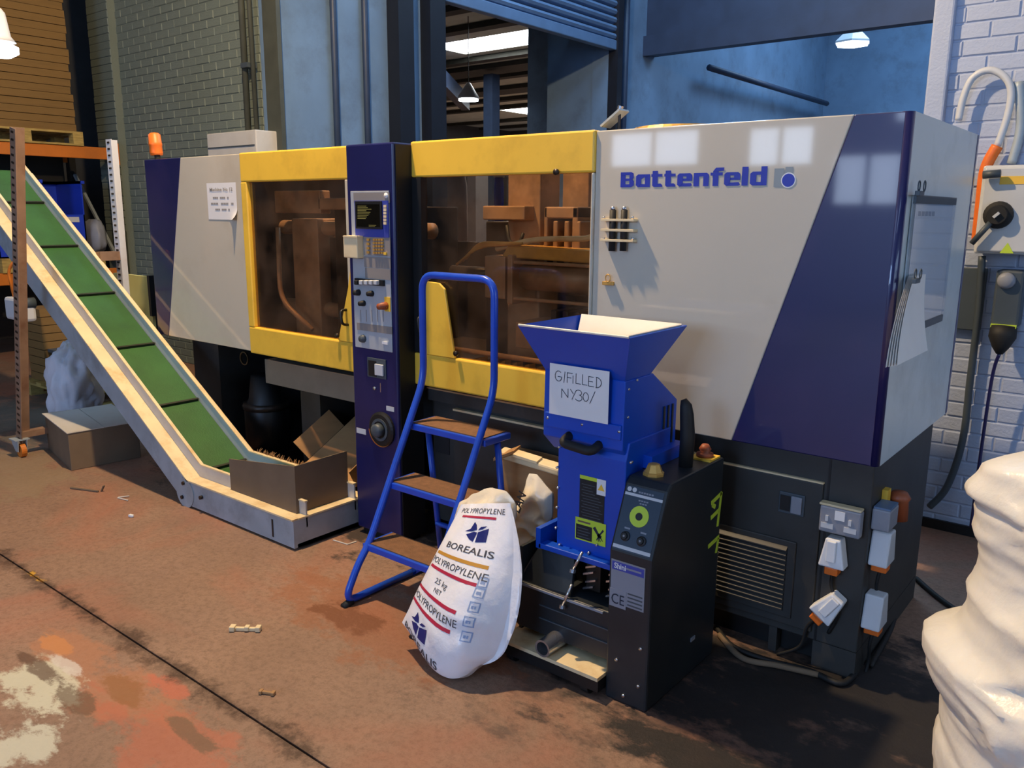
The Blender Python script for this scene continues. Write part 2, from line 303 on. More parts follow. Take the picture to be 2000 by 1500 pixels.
# ------------------------------------------------------------------ mesh builder
WL = {}
class MB:
    def __init__(self): self.v = []; self.f = []; self.T = None
    def _add(self, vs, fs):
        o = len(self.v)
        if self.T is not None: vs = [self.T @ Vector(p) for p in vs]
        self.v += [tuple(p) for p in vs]; self.f += [tuple(i + o for i in q) for q in fs]
        return self
    def box(self, x0, x1, y0, y1, z0, z1):
        vs = [(x0, y0, z0), (x1, y0, z0), (x1, y1, z0), (x0, y1, z0), (x0, y0, z1), (x1, y0, z1), (x1, y1, z1), (x0, y1, z1)]
        return self._add(vs, [(0, 3, 2, 1), (4, 5, 6, 7), (0, 1, 5, 4), (1, 2, 6, 5), (2, 3, 7, 6), (3, 0, 4, 7)])
    def obox(self, c, u, v, w, su, sv, sw):
        c = Vector(c); u = Vector(u).normalized() * su / 2; v = Vector(v).normalized() * sv / 2; w = Vector(w).normalized() * sw / 2
        vs = [c - u - v - w, c + u - v - w, c + u + v - w, c - u + v - w, c - u - v + w, c + u - v + w, c + u + v + w, c - u + v + w]
        return self._add(vs, [(0, 3, 2, 1), (4, 5, 6, 7), (0, 1, 5, 4), (1, 2, 6, 5), (2, 3, 7, 6), (3, 0, 4, 7)])
    def prism(self, pts, vec):
        n = len(pts); vec = Vector(vec); a = [Vector(p) for p in pts]; b = [p + vec for p in a]
        fs = [tuple(range(n))[::-1], tuple(range(n, 2 * n))] + [(i, (i + 1) % n, n + (i + 1) % n, n + i) for i in range(n)]
        return self._add(a + b, fs)
    def quad(self, *p): return self._add([Vector(q) for q in p], [tuple(range(len(p)))])
    def tube(self, path, r, n=8, closed=False):
        P = [Vector(p) for p in path]; m = len(P); R = r if isinstance(r, (list, tuple)) else [r] * m
        tang = []
        for i in range(m):
            if closed: t = P[(i + 1) % m] - P[i - 1]
            else: t = P[min(i + 1, m - 1)] - P[max(i - 1, 0)]
            tang.append(t.normalized() if t.length > 1e-9 else Vector((0, 0, 1)))
        ref = Vector((0, 0, 1)) if abs(tang[0].z) < 0.9 else Vector((1, 0, 0))
        nrm = (ref - tang[0] * ref.dot(tang[0])).normalized(); vs = []
        for i in range(m):
            nrm = nrm - tang[i] * nrm.dot(tang[i])
            nrm = nrm.normalized() if nrm.length > 1e-6 else tang[i].orthogonal().normalized()
            bn = tang[i].cross(nrm)
            for k in range(n):
                a = 2 * math.pi * k / n; vs.append(P[i] + (nrm * math.cos(a) + bn * math.sin(a)) * R[i])
        fs = []
        for i in range(m if closed else m - 1):
            j = (i + 1) % m
            for k in range(n): fs.append((i * n + k, i * n + (k + 1) % n, j * n + (k + 1) % n, j * n + k))
        if not closed: fs += [tuple(range(n))[::-1], tuple((m - 1) * n + k for k in range(n))]
        return self._add(vs, fs)
    def cyl(self, p0, p1, r, r1=None, n=16):
        return self.tube([p0, p1], [r, r if r1 is None else r1], n)
    def lathe(self, prof, org, axis=(0, 0, 1), n=20):
        org = Vector(org); ax = Vector(axis).normalized(); e1 = ax.orthogonal().normalized(); e2 = ax.cross(e1); vs = []
        for (r, h) in prof:
            for k in range(n):
                a = 2 * math.pi * k / n; vs.append(org + ax * h + (e1 * math.cos(a) + e2 * math.sin(a)) * max(r, 1e-4))
        fs = []
        for i in range(len(prof) - 1):
            for k in range(n): fs.append((i * n + k, i * n + (k + 1) % n, (i + 1) * n + (k + 1) % n, (i + 1) * n + k))
        fs += [tuple(range(n))[::-1], tuple((len(prof) - 1) * n + k for k in range(n))]
        return self._add(vs, fs)
    def grid(self, fn, nu, nv, wrap=False):
        vs = [fn(i / (nu if wrap else nu - 1), j / (nv - 1)) for j in range(nv) for i in range(nu)]
        fs = []
        for j in range(nv - 1):
            for i in range(nu if wrap else nu - 1):
                k = (i + 1) % nu; fs.append((j * nu + i, j * nu + k, (j + 1) * nu + k, (j + 1) * nu + i))
        return self._add(vs, fs)
    def ring(self, c, ax, r0, r1, h, n=24, a0=0.0, a1=2 * math.pi):
        c = Vector(c); ax = Vector(ax).normalized(); e1 = Vector((1, 0, 0)) if abs(ax.x) < 0.9 else Vector((0, 1, 0))
        e1 = (e1 - ax * e1.dot(ax)).normalized(); e2 = ax.cross(e1); vs = []
        full = abs(a1 - a0 - 2 * math.pi) < 1e-6; m = n if full else n + 1
        for i in range(m):
            a = a0 + (a1 - a0) * i / n; d = e1 * math.cos(a) + e2 * math.sin(a)
            vs += [c + d * r0, c + d * r1, c + d * r1 + ax * h, c + d * r0 + ax * h]
        fs = []
        for i in range(n):
            j = (i + 1) % m
            for k in range(4): fs.append((i * 4 + k, i * 4 + (k + 1) % 4, j * 4 + (k + 1) % 4, j * 4 + k))
        if not full: fs += [(0, 1, 2, 3), ((m - 1) * 4 + 3, (m - 1) * 4 + 2, (m - 1) * 4 + 1, (m - 1) * 4)]
        return self._add(vs, fs)
    def build(self, name, m, parent=None, smooth=False, bevel=0.0, recalc=True, seg=2):
        V = [Vector(p) for p in self.v]
        if parent is not None: org = WL[parent.name]
        else:
            xs = [p.x for p in V]; ys = [p.y for p in V]; zs = [p.z for p in V]
            org = Vector(((min(xs) + max(xs)) / 2, (min(ys) + max(ys)) / 2, min(zs)))
        me = bpy.data.meshes.new(name); me.from_pydata([tuple(p - org) for p in V], [], self.f)
        if recalc:
            bm = bmesh.new(); bm.from_mesh(me); bmesh.ops.recalc_face_normals(bm, faces=bm.faces); bm.to_mesh(me); bm.free()
        me.materials.append(M[m] if isinstance(m, str) else m)
        if smooth:
            me.polygons.foreach_set('use_smooth', [True] * len(me.polygons))
        o = bpy.data.objects.new(name, me); COL.objects.link(o)
        if parent is not None: o.parent = parent
        else: o.location = org
        WL[o.name] = org.copy()
        if bevel > 0:
            bv = o.modifiers.new('bevel', 'BEVEL'); bv.width = bevel; bv.segments = seg; bv.limit_method = 'ANGLE'; bv.angle_limit = 0.6
        return o
def B(x0, x1, y0, y1, z0, z1): return MB().box(x0, x1, y0, y1, z0, z1)
def tag(o, label, cat, group=None):
    o['label'] = label; o['category'] = cat
    if group: o['group'] = group
    return o
def thing(name, label, cat, loc, group=None):
    o = bpy.data.objects.new(name, None); COL.objects.link(o); o.location = loc; o.empty_display_size = 0.1
    WL[o.name] = Vector(loc); return tag(o, label, cat, group)
def struct(o, label=None):
    o['kind'] = 'structure'
    if label: o['label'] = label
    return o
def fillet(pts, r, n=6, closed=False):
    P = [Vector(p) for p in pts]; out = []; m = len(P)
    for i in range(m):
        if not closed and i in (0, m - 1): out.append(P[i]); continue
        a = P[i - 1] - P[i]; b = P[(i + 1) % m] - P[i]; ra = min(r, a.length * 0.49, b.length * 0.49)
        s = P[i] + a.normalized() * ra; e = P[i] + b.normalized() * ra
        for k in range(n + 1):
            t = k / n; out.append(s * (1 - t) ** 2 + P[i] * 2 * t * (1 - t) + e * t * t)
    return out
def text_geo(body, size, bold=0.0, align='LEFT'):
    cu = bpy.data.curves.new('lettering', 'FONT'); cu.body = body; cu.size = size; cu.align_x = align; cu.offset = bold; cu.resolution_u = 3
    o = bpy.data.objects.new('lettering_tmp', cu); COL.objects.link(o)
    dg = bpy.context.evaluated_depsgraph_get(); me = bpy.data.meshes.new_from_object(o.evaluated_get(dg))
    vs = [v.co.copy() for v in me.vertices]; fs = [tuple(p.vertices) for p in me.polygons]
    bpy.data.objects.remove(o); bpy.data.meshes.remove(me); bpy.data.curves.remove(cu)
    return vs, fs
def lettering(body, size, org, u, v, m, parent, name='lettering', bold=0.0, align='LEFT', sx=1.0, lift=0.0008, width=None):
    vs, fs = text_geo(body, size, bold, align)
    if not vs: return None
    if width:
        xs = [p.x for p in vs]; sx = width / (max(xs) - min(xs))
    u = Vector(u).normalized(); v = Vector(v).normalized(); n = u.cross(v); org = Vector(org)
    b = MB(); b._add([org + u * (p.x * sx) + v * p.y + n * lift for p in vs], fs)
    return b.build(name, m, parent, recalc=False)
UX, UY, UZ = (1, 0, 0), (0, 1, 0), (0, 0, 1)

# ================================================================== THE SETTING
WY = 4.56            # face of the brick walls behind the machine
SX = -6.24           # face of the side wall with the roller shutter
JX = -1.06           # left end of the right-hand brick wall
# floor: two slabs with a recessed joint
fb = MB()
fb.quad((-34, -10, 0), (6, -10, 0), (6, JOINT_Y - 0.004, 0), (-34, JOINT_Y - 0.004, 0))
fb.quad((-34, JOINT_Y + 0.004, 0), (6, JOINT_Y + 0.004, 0), (6, 40, 0), (-34, 40, 0))
fb.quad((-34, JOINT_Y - 0.004, -0.012), (6, JOINT_Y - 0.004, -0.012), (6, JOINT_Y + 0.004, -0.012), (-34, JOINT_Y + 0.004, -0.012))
fb.quad((-34, JOINT_Y - 0.004, 0), (6, JOINT_Y - 0.004, 0), (6, JOINT_Y - 0.004, -0.012), (-34, JOINT_Y - 0.004, -0.012))
fb.quad((-34, JOINT_Y + 0.004, -0.012), (6, JOINT_Y + 0.004, -0.012), (6, JOINT_Y + 0.004, 0), (-34, JOINT_Y + 0.004, 0))
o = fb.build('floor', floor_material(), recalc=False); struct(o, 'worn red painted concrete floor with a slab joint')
o.data.transform(Matrix.Translation(o.location)); o.location = (0, 0, 0)

BRW, BRH, BRD = 0.225, 0.075, 0.007
def brick_mesh(name, w, h, m):
    b = MB(); g = 0.0022; c = 0.006
    x, z = w / 2 - g, h / 2 - g
    vs = [(-x, 0, -z), (x, 0, -z), (x, 0, z), (-x, 0, z), (-x + c, -BRD, -z + c), (x - c, -BRD, -z + c), (x - c, -BRD, z - c), (-x + c, -BRD, z - c)]
    me = bpy.data.meshes.new(name); me.from_pydata(vs, [], [(4, 5, 6, 7), (0, 1, 5, 4), (1, 2, 6, 5), (2, 3, 7, 6), (3, 0, 4, 7)])
    me.materials.append(M[m]); return me
def brick_wall(name, x0, x1, z1, y, m, label, region, limit=290, thick=0.3):
    w = struct(MB().box(x0, x1, y, y + thick, 0, z1).build(name, m), label)
    full = brick_mesh('brick', BRW, BRH, m); cand = []
    nz = int(z1 / BRH)
    for r in range(nz):
        off = (r % 2) * BRW / 2; z = (r + 0.5) * BRH; k = 0
        x = x0 + BRW / 2 - off
        while x < x1 + BRW * 0.49:
            a, bx = max(x - BRW / 2, x0), min(x + BRW / 2, x1)
            if bx - a > 0.04: cand.append(((a + bx) / 2, z, bx - a))
            x += BRW
    def seen(c):
        p, d = proj((c[0], y, c[1])); return region[0] < p[0] < region[2] and region[1] < p[1] < region[3]
    vis = [c for c in cand if seen(c)]
    vis.sort(key=lambda c: proj((c[0], y, c[1]))[1]); pick = vis[:limit]; ps = set(pick)
    org = WL[w.name]
    for (x, z, wd) in pick:
        ob = bpy.data.objects.new('brick', full); COL.objects.link(ob); ob.parent = w
        ob.location = (x - org.x, y - org.y, z - org.z); ob.scale = (wd / BRW, random.uniform(0.55, 1.25), 1)
        ob.rotation_euler = (random.uniform(-.012, .012), 0, random.uniform(-.006, .006))
    rest = MB(); g = 0.0022; c = 0.006
    for (cx, cz, wd) in cand:
        if (cx, cz, wd) in ps: continue
        x, z = wd / 2 - g, BRH / 2 - g; d = BRD * random.uniform(0.55, 1.2)
        rest._add([(cx - x, y, cz - z), (cx + x, y, cz - z), (cx + x, y, cz + z), (cx - x, y, cz + z), (cx - x + c, y - d, cz - z + c), (cx + x - c, y - d, cz - z + c), (cx + x - c, y - d, cz + z - c), (cx - x + c, y - d, cz + z - c)],
                  [(4, 5, 6, 7), (0, 1, 5, 4), (1, 2, 6, 5), (2, 3, 7, 6), (3, 0, 4, 7)])
    if rest.v:
        ro = rest.build('brickwork', m, w, recalc=False); ro['kind'] = 'stuff'
    return w
wall_back = brick_wall('wall_back', AY(173, 60, WY - 0.08).x, SX - 0.25, 6.4, WY, 'wall_green', 'grey-green painted brick wall behind the machine', (200, -20, 560, 560))
wall_right = brick_wall('wall_right', JX, 1.4, 5.0, WY, 'wall_white', 'white painted brick wall to the right of the machine', (1800, -20, 2010, 1060))
# dark skirting strip at the foot of the right wall, cream corner trim
struct(B(JX, 1.4, WY - 0.03, WY - 0.012, 0, 0.05).build('baseboard_right', 'black'), 'dark strip at the foot of the white brick wall')
struct(B(JX - 0.02, JX + 0.07, WY - 0.045, WY + 0.02, 0, 5.0).build('trim_1', 'wall_white', bevel=0.01), 'pale corner trim at the end of the white brick wall')
# brick pilaster by the racking
PX0, PX1 = AY(172, 60, WY - 0.08).x, AY(213, 60, WY - 0.08).x
pl = struct(B(PX0, PX1, WY - 0.08, WY, 0, 6.4).build('wall_pilaster', 'wall_green'), 'narrow painted brick pilaster beside the racking')
bm1 = brick_mesh('pilaster_brick', PX1 - PX0, BRH, 'wall_green')
for r in range(18, 85):
    ob = bpy.data.objects.new('brick', bm1); COL.objects.link(ob); ob.parent = pl
    ob.location = (0, -0.04, (r + 0.5) * BRH); ob.scale = (1, random.uniform(0.6, 1.3), 1)
# the main hall around the camera: walls with daylight openings, roof with added fill rooflights (all out of frame)
def frame_wall_y(name, y, x0, x1, z1, holes, m, label):
    b = MB(); xs = sorted({x0, x1} | {h[0] for h in holes} | {h[1] for h in holes}); zs = sorted({0, z1} | {h[2] for h in holes} | {h[3] for h in holes})
    for i in range(len(xs) - 1):
        for j in range(len(zs) - 1):
            cx, cz = (xs[i] + xs[i + 1]) / 2, (zs[j] + zs[j + 1]) / 2
            if any(h[0] < cx < h[1] and h[2] < cz < h[3] for h in holes): continue
            b.box(xs[i], xs[i + 1], y - 0.2, y, zs[j], zs[j + 1])
    return struct(b.build(name, m), label)
FY = -8.6
doorhole = (-3.0, 0.4, 2.0, 4.4)
wins = [(-8.9, -7.05, 2.45, 3.05), (-6.1, -5.0, 2.4, 3.0), (-4.6, -3.6, 1.75, 2.5), (-3.75, -3.3, 3.0, 3.6)]
frame_wall_y('wall_front', FY, -16, 6, 6.6, [doorhole] + wins, 'hall_wall', 'hall wall with high daylight windows')
for i, h in enumerate([doorhole] + wins):
    wdw = MB().quad((h[0], FY - 0.1, h[2]), (h[1], FY - 0.1, h[2]), (h[1], FY - 0.1, h[3]), (h[0], FY - 0.1, h[3])).build('window_%d' % (i + 1), 'day_door' if i == 0 else 'day_win', recalc=False)
    wdw.data.flip_normals(); struct(wdw, 'daylit window in the front wall of the hall')
    f = MB()
    for k in range(1, 4 if i == 0 else 2):
        xx = h[0] + (h[1] - h[0]) * k / (4 if i == 0 else 2); f.box(xx - 0.03, xx + 0.03, FY - 0.08, FY - 0.02, h[2], h[3])
    f.build('glazing_bar', 'hall_wall', wdw)
b = MB(); XR = 5.0
for (y0, y1, z0, z1) in ((-8.6, -1.5, 0, 6.6), (-1.5, 3.5, 0, 1.2), (-1.5, 3.5, 3.4, 6.6), (3.5, 4.56, 0, 6.6)): b.box(XR, XR + 0.2, y0, y1, z0, z1)
struct(b.build('wall_side_right', 'hall_wall'), 'hall side wall with a wide daylight window')
sw = MB().quad((XR + 0.1, -1.5, 1.2), (XR + 0.1, -1.5, 3.4), (XR + 0.1, 3.5, 3.4), (XR + 0.1, 3.5, 1.2)).build('window_6', 'day_side', recalc=False); struct(sw, 'wide daylit window in the hall side wall')
struct(B(-12.2, -8.9, 7.6, 7.8, 0, 6.6).build('wall_store', 'store'), 'dark back wall of the store behind the racking')  # void added so the gap beside the carton stack stays dark
struct(B(-8.95, -8.85, WY + 0.3, 7.6, 0, 6.6).build('wall_store_side', 'store'), 'dark side wall of the store behind the racking')
struct(B(-12.2, -8.85, WY, 7.8, 5.2, 5.3).build('ceiling_store', 'store'), 'dark ceiling of the store behind the racking')
struct(B(-12.2, -9.0, WY, WY + 0.2, 5.3, 6.6).build('wall_store_front', 'store'), 'wall above the store opening')
struct(B(-12.2, -12.0, -8.6, 7.8, 0, 6.6).build('wall_side_left', 'hall_wall'), 'hall side wall behind the racking')
struct(B(1.4, XR + 0.2, WY, WY + 0.2, 0, 6.6).build('wall_back_right', 'hall_wall'), 'plain hall wall beyond the white bricks')
struct(B(-12.2, XR + 0.2, -8.8, WY, 6.6, 6.7).build('ceiling', 'roof'), 'sheet roof over the hall')
for i, (x, y) in enumerate(((-9, -4), (-1, -4), (2.5, -2))):  # glowing strips added overhead for blue ambient light
    struct(B(x - 0.5, x + 0.5, y - 2, y + 2, 6.56, 6.595).build('window_%d' % (7 + i), 'day_roof'), 'rooflight strip in the hall roof')
struct(B(-6.3, 1.4, WY, WY + 0.25, 5.0, 6.6).build('wall_over_opening', 'wall_blue'), 'wall above the wide opening')

# side wall with the roller shutter, running back from the brick wall
S0, S1, SZ = 6.49, 9.75, 3.66
b = MB(); b.box(SX - 0.25, SX, WY, S0, 0, 6.4); b.box(SX - 0.25, SX, S1, 10.7, 0, 6.4); b.box(SX - 0.25, SX, S0, S1, 4.9, 6.4); b.box(SX - 0.25, SX, 10.7, 18.0, 0, 6.4)
struct(b.build('wall_side', 'wall_blue'), 'slate blue side wall with the roller shutter opening')
for y in (5.14, 5.51):
    tag(MB().cyl((SX + 0.035, y, 0), (SX + 0.035, y, 6.3), 0.03, n=10).build('wall_conduit', 'blue_dark', smooth=True), 'thin dark conduit running up the slate blue wall', 'pipe', 'dark conduits on the blue wall')
struct(B(SX, SX + 0.16, 5.82, 6.02, 0, 6.4).build('trim_2', 'navy_post'), 'dark steel stanchion beside the shutter opening')
struct(B(AY(518, 150, WY - 0.05).x, AY(545, 150, WY - 0.05).x, WY - 0.05, WY - 0.008, 0, 6.4).build('trim_3', 'pipe_grey'), 'grey-green stanchion at the corner of the brick wall')
# roller shutter: guides, curtain of slats, bottom rail
sh = thing('roller_shutter', 'half-raised blue roller shutter with corrugated slats above the side opening', 'shutter', (SX + 0.05, (S0 + S1) / 2, SZ))
B(SX, SX + 0.14, S0 - 0.22, S0, 0, 5.2).build('guide_rail', 'navy_post', sh)
B(SX, SX + 0.14, S1, S1 + 0.12, 0, 5.2).build('guide_rail', 'navy_post', sh)
B(SX + 0.02, SX + 0.12, S0, S1, SZ, SZ + 0.12).build('bottom_rail', 'shutter', sh, bevel=0.01)
for k in range(11):
    z = SZ + 0.12 + k * 0.1
    MB().prism([(SX + 0.04, S0, z), (SX + 0.10, S0, z + 0.02), (SX + 0.115, S0, z + 0.05), (SX + 0.10, S0, z + 0.08), (SX + 0.04, S0, z + 0.1)], (0, S1 - S0, 0)).build('slat', 'shutter', sh)
MB().prism([(SX + 0.02, S1 + 0.05, 4.35), (SX + 0.6, S1 + 0.05, 4.75), (SX + 0.6, S1 + 0.05, 4.85), (SX + 0.02, S1 + 0.05, 4.5)], (0, 0.06, 0)).build('brace', 'navy_post', sh)
MB().prism([(SX + 0.02, S0 - 0.2, 3.75), (SX + 0.3, S0 - 0.2, 4.4), (SX + 0.3, S0 - 0.2, 5.0), (SX + 0.02, S0 - 0.2, 5.0)], (0, 0.12, 0)).build('bracket', 'navy_post', sh)
tag(MB().cyl((SX + 0.05, S1 + 0.33, 0), (SX + 0.05, S1 + 0.33, 6.2), 0.045, n=10).build('drain_pipe', 'blue_dark', smooth=True), 'dark drain pipe on the blue wall beside the shutter guide', 'pipe')
# far wall of the back bay: lintel with opening, space beyond
struct(B(SX, 1.4, 10.7, 10.95, 3.75, 6.4).build('wall_far', 'blue_dark'), 'dark blue wall above the far opening')
struct(B(SX, 1.4, 10.62, 10.72, 3.72, 3.98).build('trim_4', 'blue_dark'), 'dark steel lintel over the far opening')
struct(B(-14, 1.4, 18.0, 18.3, 0, 6.4).build('wall_beyond', 'wall_blue'), 'pale blue end wall beyond the far opening')
struct(B(1.2, 1.4, WY + 0.3, 18, 0, 6.4).build('wall_bay_right', 'wall_blue'), 'blue wall closing the back bay')
struct(B(SX, 1.4, WY + 0.25, 18.3, 6.4, 6.5).build('ceiling_bay', 'roof'), 'roof over the back bay')
for i, (x0, x1, y0, y1) in enumerate(((-5.2, -4.0, 5.6, 9.6), (-2.4, -1.2, 5.6, 9.6), (-4.6, -2.6, 12.0, 16.5))):
    struct(B(x0, x1, y0, y1, 6.37, 6.395).build('window_%d' % (10 + i), 'day_bay'), 'rooflight in the back bay')
wf = B(-3.9, -1.4, 17.93, 18.0, 2.5, 3.6).build('window_13', 'blue_dark'); struct(wf, 'dark framed window in the far end wall')
for k in range(2): B(-3.8 + k * 1.2, -2.75 + k * 1.2, 17.9, 17.94, 2.62, 3.45).build('pane', 'wall_blue', wf)
tag(MB().cyl((-6.0, 12.2, 3.75), (-6.0, 17.5, 3.75), 0.05, n=8).build('ceiling_pipe', 'blue_dark', smooth=True), 'dark pipe running along the wall beyond the far opening', 'pipe')
lp = proj
c2 = AY(1665, 85, 15.0)
pn = thing('bay_lamp', 'bright hexagonal ceiling lamp seen beyond the far opening', 'lamp', c2)
MB().lathe([(0.02, 0.25), (0.1, 0.22), (0.3, 0.03), (0.3, 0.0)], c2, n=6).build('shade', 'grey_light', pn)
MB().lathe([(0.27, -0.03), (0.27, -0.005)], c2, n=6).build('diffuser', 'lamp_on', pn)
MB().cyl(c2 + Vector((0, 0, 0.24)), (c2.x, c2.y, 6.4), 0.01, n=6).build('cord', 'black', pn)

# neighbouring hall seen through the shutter opening
stub = struct(B(-7.25, SX - 0.25, S1 + 0.02, S1 + 0.25, 0, 6.4).build('wall_jamb', 'wall_blue'), 'blue return wall inside the shutter opening')
HZ = 6.5
b = MB(); lights = [(-18.8, -14.6, 19.2, 20.9), (-27.5, -21.0, 33.1, 35.8)]
ys = [5.0] + [q for l in lights for q in (l[2], l[3])] + [42.0]
struct(B(-34, SX - 0.25, 5.0, 19.2, HZ, HZ + 0.1).build('ceiling_neighbour', 'roof'), 'sheet roof of the neighbouring hall')
b = MB(); b.box(-34, -18.8, 19.2, 20.9, HZ, HZ + 0.1); b.box(-14.6, SX - 0.25, 19.2, 20.9, HZ, HZ + 0.1); b.box(-34, SX - 0.25, 20.9, 33.1, HZ, HZ + 0.1)
b.box(-34, -27.5, 33.1, 35.8, HZ, HZ + 0.1); b.box(-21.0, SX - 0.25, 33.1, 35.8, HZ, HZ + 0.1); b.box(-34, SX - 0.25, 35.8, 42, HZ, HZ + 0.1)
struct(b.build('ceiling_neighbour_far', 'roof'), 'far sheet roof of the neighbouring hall')
for i, l in enumerate(lights):
    struct(B(l[0], l[1], l[2], l[3], HZ + 0.06, HZ + 0.1).build('window_%d' % (14 + i), 'day_roof_white'), 'bright white rooflight in the neighbouring hall')
struct(B(-34, SX - 0.25, 42, 42.2, 0, HZ).build('wall_neighbour_end', 'hall_wall'), 'end wall of the neighbouring hall')
struct(B(-34.2, -34, 5, 42, 0, HZ).build('wall_neighbour_side', 'hall_wall'), 'side wall of the neighbouring hall')
for k, y in enumerate((15.8, 17.6, 21.3, 22.6, 24.4, 26.8, 29.4, 31.6, 36.2, 39.0)):
    tag(B(-34, SX - 0.3, y, y + 0.28 + (0.9 if k in (3, 5) else 0.1), HZ - 0.16, HZ - 0.01).build('roof_purlin', 'purlin'), 'dark roof purlin across the neighbouring hall', 'beam', 'dark purlins of the neighbouring hall roof')
r0, r1 = AZ(868, 120, 6.0), AZ(962, 215, 5.0)
rf = thing('steel_portal', 'dark steel rafter and column in the neighbouring hall', 'column', (-17.5, 23.0, 0))
MB().obox((-19.0, 19.6, 5.9), (-0.55, 1, -0.12), (1, 0.55, 0), (0, 0, 1), 9.0, 0.3, 0.5).build('rafter', 'blue_dark', rf)
cc = AY(960, 240, 23.0); B(cc.x - 0.2, cc.x + 0.2, 22.8, 23.2, 0, 6.2).build('column', 'blue_dark', rf)
lc = AY(915, 193, 17.0)
pn = thing('hall_lamp', 'round lit high-bay lamp hanging in the neighbouring hall', 'lamp', lc)
MB().lathe([(0.05, 0.4), (0.12, 0.3), (0.28, 0.04), (0.28, 0.0)], lc, n=20).build('shade', 'grey_light', pn, smooth=True)
MB().lathe([(0.26, -0.05), (0.26, -0.005)], lc, n=20).build('diffuser', 'lamp_on', pn)
MB().cyl(lc + Vector((0, 0, 0.38)), (lc.x, lc.y, HZ + 0.02), 0.012, n=6).build('cord', 'black', pn)
q = AY(915, 245, 20.0)
t = thing('storage_cabinet', 'tall grey cabinet standing in the neighbouring hall', 'cabinet', (q.x, 20.2, 0))
B(q.x - 0.55, q.x + 0.3, 20.0, 20.6, 0, 2.95).build('body', 'grey', t, bevel=0.02); B(q.x - 0.1, q.x - 0.06, 19.97, 20.0, 1.0, 2.8).build('handle', 'slate', t)
for (px, m_, lab) in ((975, 'grey_light', 'pale pipe stub with blue lower half in the neighbouring hall'), (1000, 'white', 'white dome-topped canister in the neighbouring hall')):
    q = AY(px, 255, 16.0)
    t = thing('gas_bottle', lab, 'canister', (q.x, 16.0, 0))
    MB().lathe([(0.12, 0), (0.12, 2.15 if px == 975 else 2.3), (0.1, 2.4)], (q.x, 16, 0), n=14).build('body', 'bin_blue' if px == 975 else 'grey_light', t, smooth=True)
    MB().lathe([(0.13, 2.4), (0.16, 2.5), (0.1, 2.62), (0.02, 2.66)], (q.x, 16, 0), n=14).build('cap', m_, t, smooth=True)
q = AY(885, 262, 15.0)
t = tag(MB().lathe([(0.35, 0), (0.42, 1.0), (0.4, 2.2), (0.3, 2.75), (0.1, 2.9)], (q.x - 0.1, 15.0, 0), n=14).build('white_sack', 'sack_white', smooth=True), 'tall white wrapped load in the neighbouring hall', 'sack')

# the warm lamp of the hall, above the picture
lx, ly, lz = LAMP_POS
lo = thing('high_bay_lamp', 'warm sodium high-bay lamp hanging above the machine', 'lamp', (lx, ly, lz))
MB().lathe([(0.06, 0.5), (0.1, 0.45), (0.12, 0.3), (0.3, 0.06), (0.3, 0.05)], (lx, ly, lz), n=24).build('shade', 'grey_light', lo, smooth=True)
MB().cyl((lx, ly, lz + 0.48), (lx, ly, 6.6), 0.012, n=6).build('cord', 'black', lo)
ld = bpy.data.lights.new('sodium_bulb', 'POINT'); ld.energy = LAMP_W; ld.color = LAMP_C; ld.shadow_soft_size = 0.07
lob = bpy.data.objects.new('sodium_bulb', ld); COL.objects.link(lob); lob.parent = lo; lob.location = (0, 0, 0.0)

# ================================================================== THE INJECTION MOULDING MACHINE
CY, CB, ZT, ZB = 2.72, 3.70, 1.897, 0.80        # cover front and back, top and bottom
X0, X1 = -5.15, -0.676
SPL_T, SPL_B = -4.725, -5.02                     # left navy and beige split (top, bottom)
Y1L, Y1R = -4.105, -3.2                          # left guard
TWL, TWR, TWY = -3.085, -2.77, 2.60              # control column
Y2L, Y2R = -2.77, -1.785                         # right guard
SPR_T, SPR_B = -0.846, -1.176                    # right beige and navy split
WT, WB = 1.745, 0.945                            # window top, bottom
mc = thing('injection_moulding_machine', 'long beige, yellow and navy injection moulding machine with control column and tinted windows', 'machine', (-2.9, 3.2, 0))
th = 0.02
def plate(pts, m, name='cover_panel', y=CY, t=th, bevel=0.004):
    return MB().prism([(p[0], y, p[1]) for p in pts], (0, t, 0)).build(name, m, mc, bevel=bevel)
pn_navL = plate([(X0, ZB), (SPL_B, ZB), (SPL_T, ZT), (X0, ZT)], 'navy', 'navy_end_panel')
pn_begL = plate([(SPL_B, ZB), (Y1L, ZB), (Y1L, ZT), (SPL_T, ZT)], 'beige')
pn_begR = plate([(Y2R, ZB), (SPR_B, ZB), (SPR_T, ZT), (Y2R, ZT)], 'beige')
pn_navR = plate([(SPR_B, ZB - 0.0), (X1 - 0.02, ZB), (X1 - 0.02, ZT), (SPR_T, ZT)], 'navy', 'navy_end_panel')
# rounded navy corner post, right end panel, blue rear edge
MB().cyl((X1 - 0.022, CY + 0.022, ZB), (X1 - 0.022, CY + 0.022, ZT), 0.022, n=16).build('corner_post', 'navy', mc, smooth=True)
pe = B(X1 - 0.02, X1, CY + 0.022, CB - 0.03, ZB, ZT).build('end_panel', 'sidegrey', mc)
B(X1 - 0.03, X1 + 0.002, CB - 0.03, CB, ZB, ZT).build('rear_edge_trim', 'navy', mc, bevel=0.005)
B(X0, X0 + 0.02, CY + th, CB, ZB, ZT).build('end_panel', 'navy', mc)
B(X0, Y1L, CY + th, CB, ZT - 0.02, ZT - 0.001).build('top_panel', 'beige', mc)
B(Y2R, X1 - 0.02, CY + th, CB, ZT - 0.02, ZT - 0.001).build('top_panel', 'beige', mc)
B(X0 + 0.02, Y1L, CB - 0.02, CB, ZB, ZT - 0.02).build('rear_panel', 'beige', mc)
B(Y2R, X1 - 0.03, CB - 0.02, CB, ZB, ZT - 0.02).build('rear_panel', 'beige', mc)
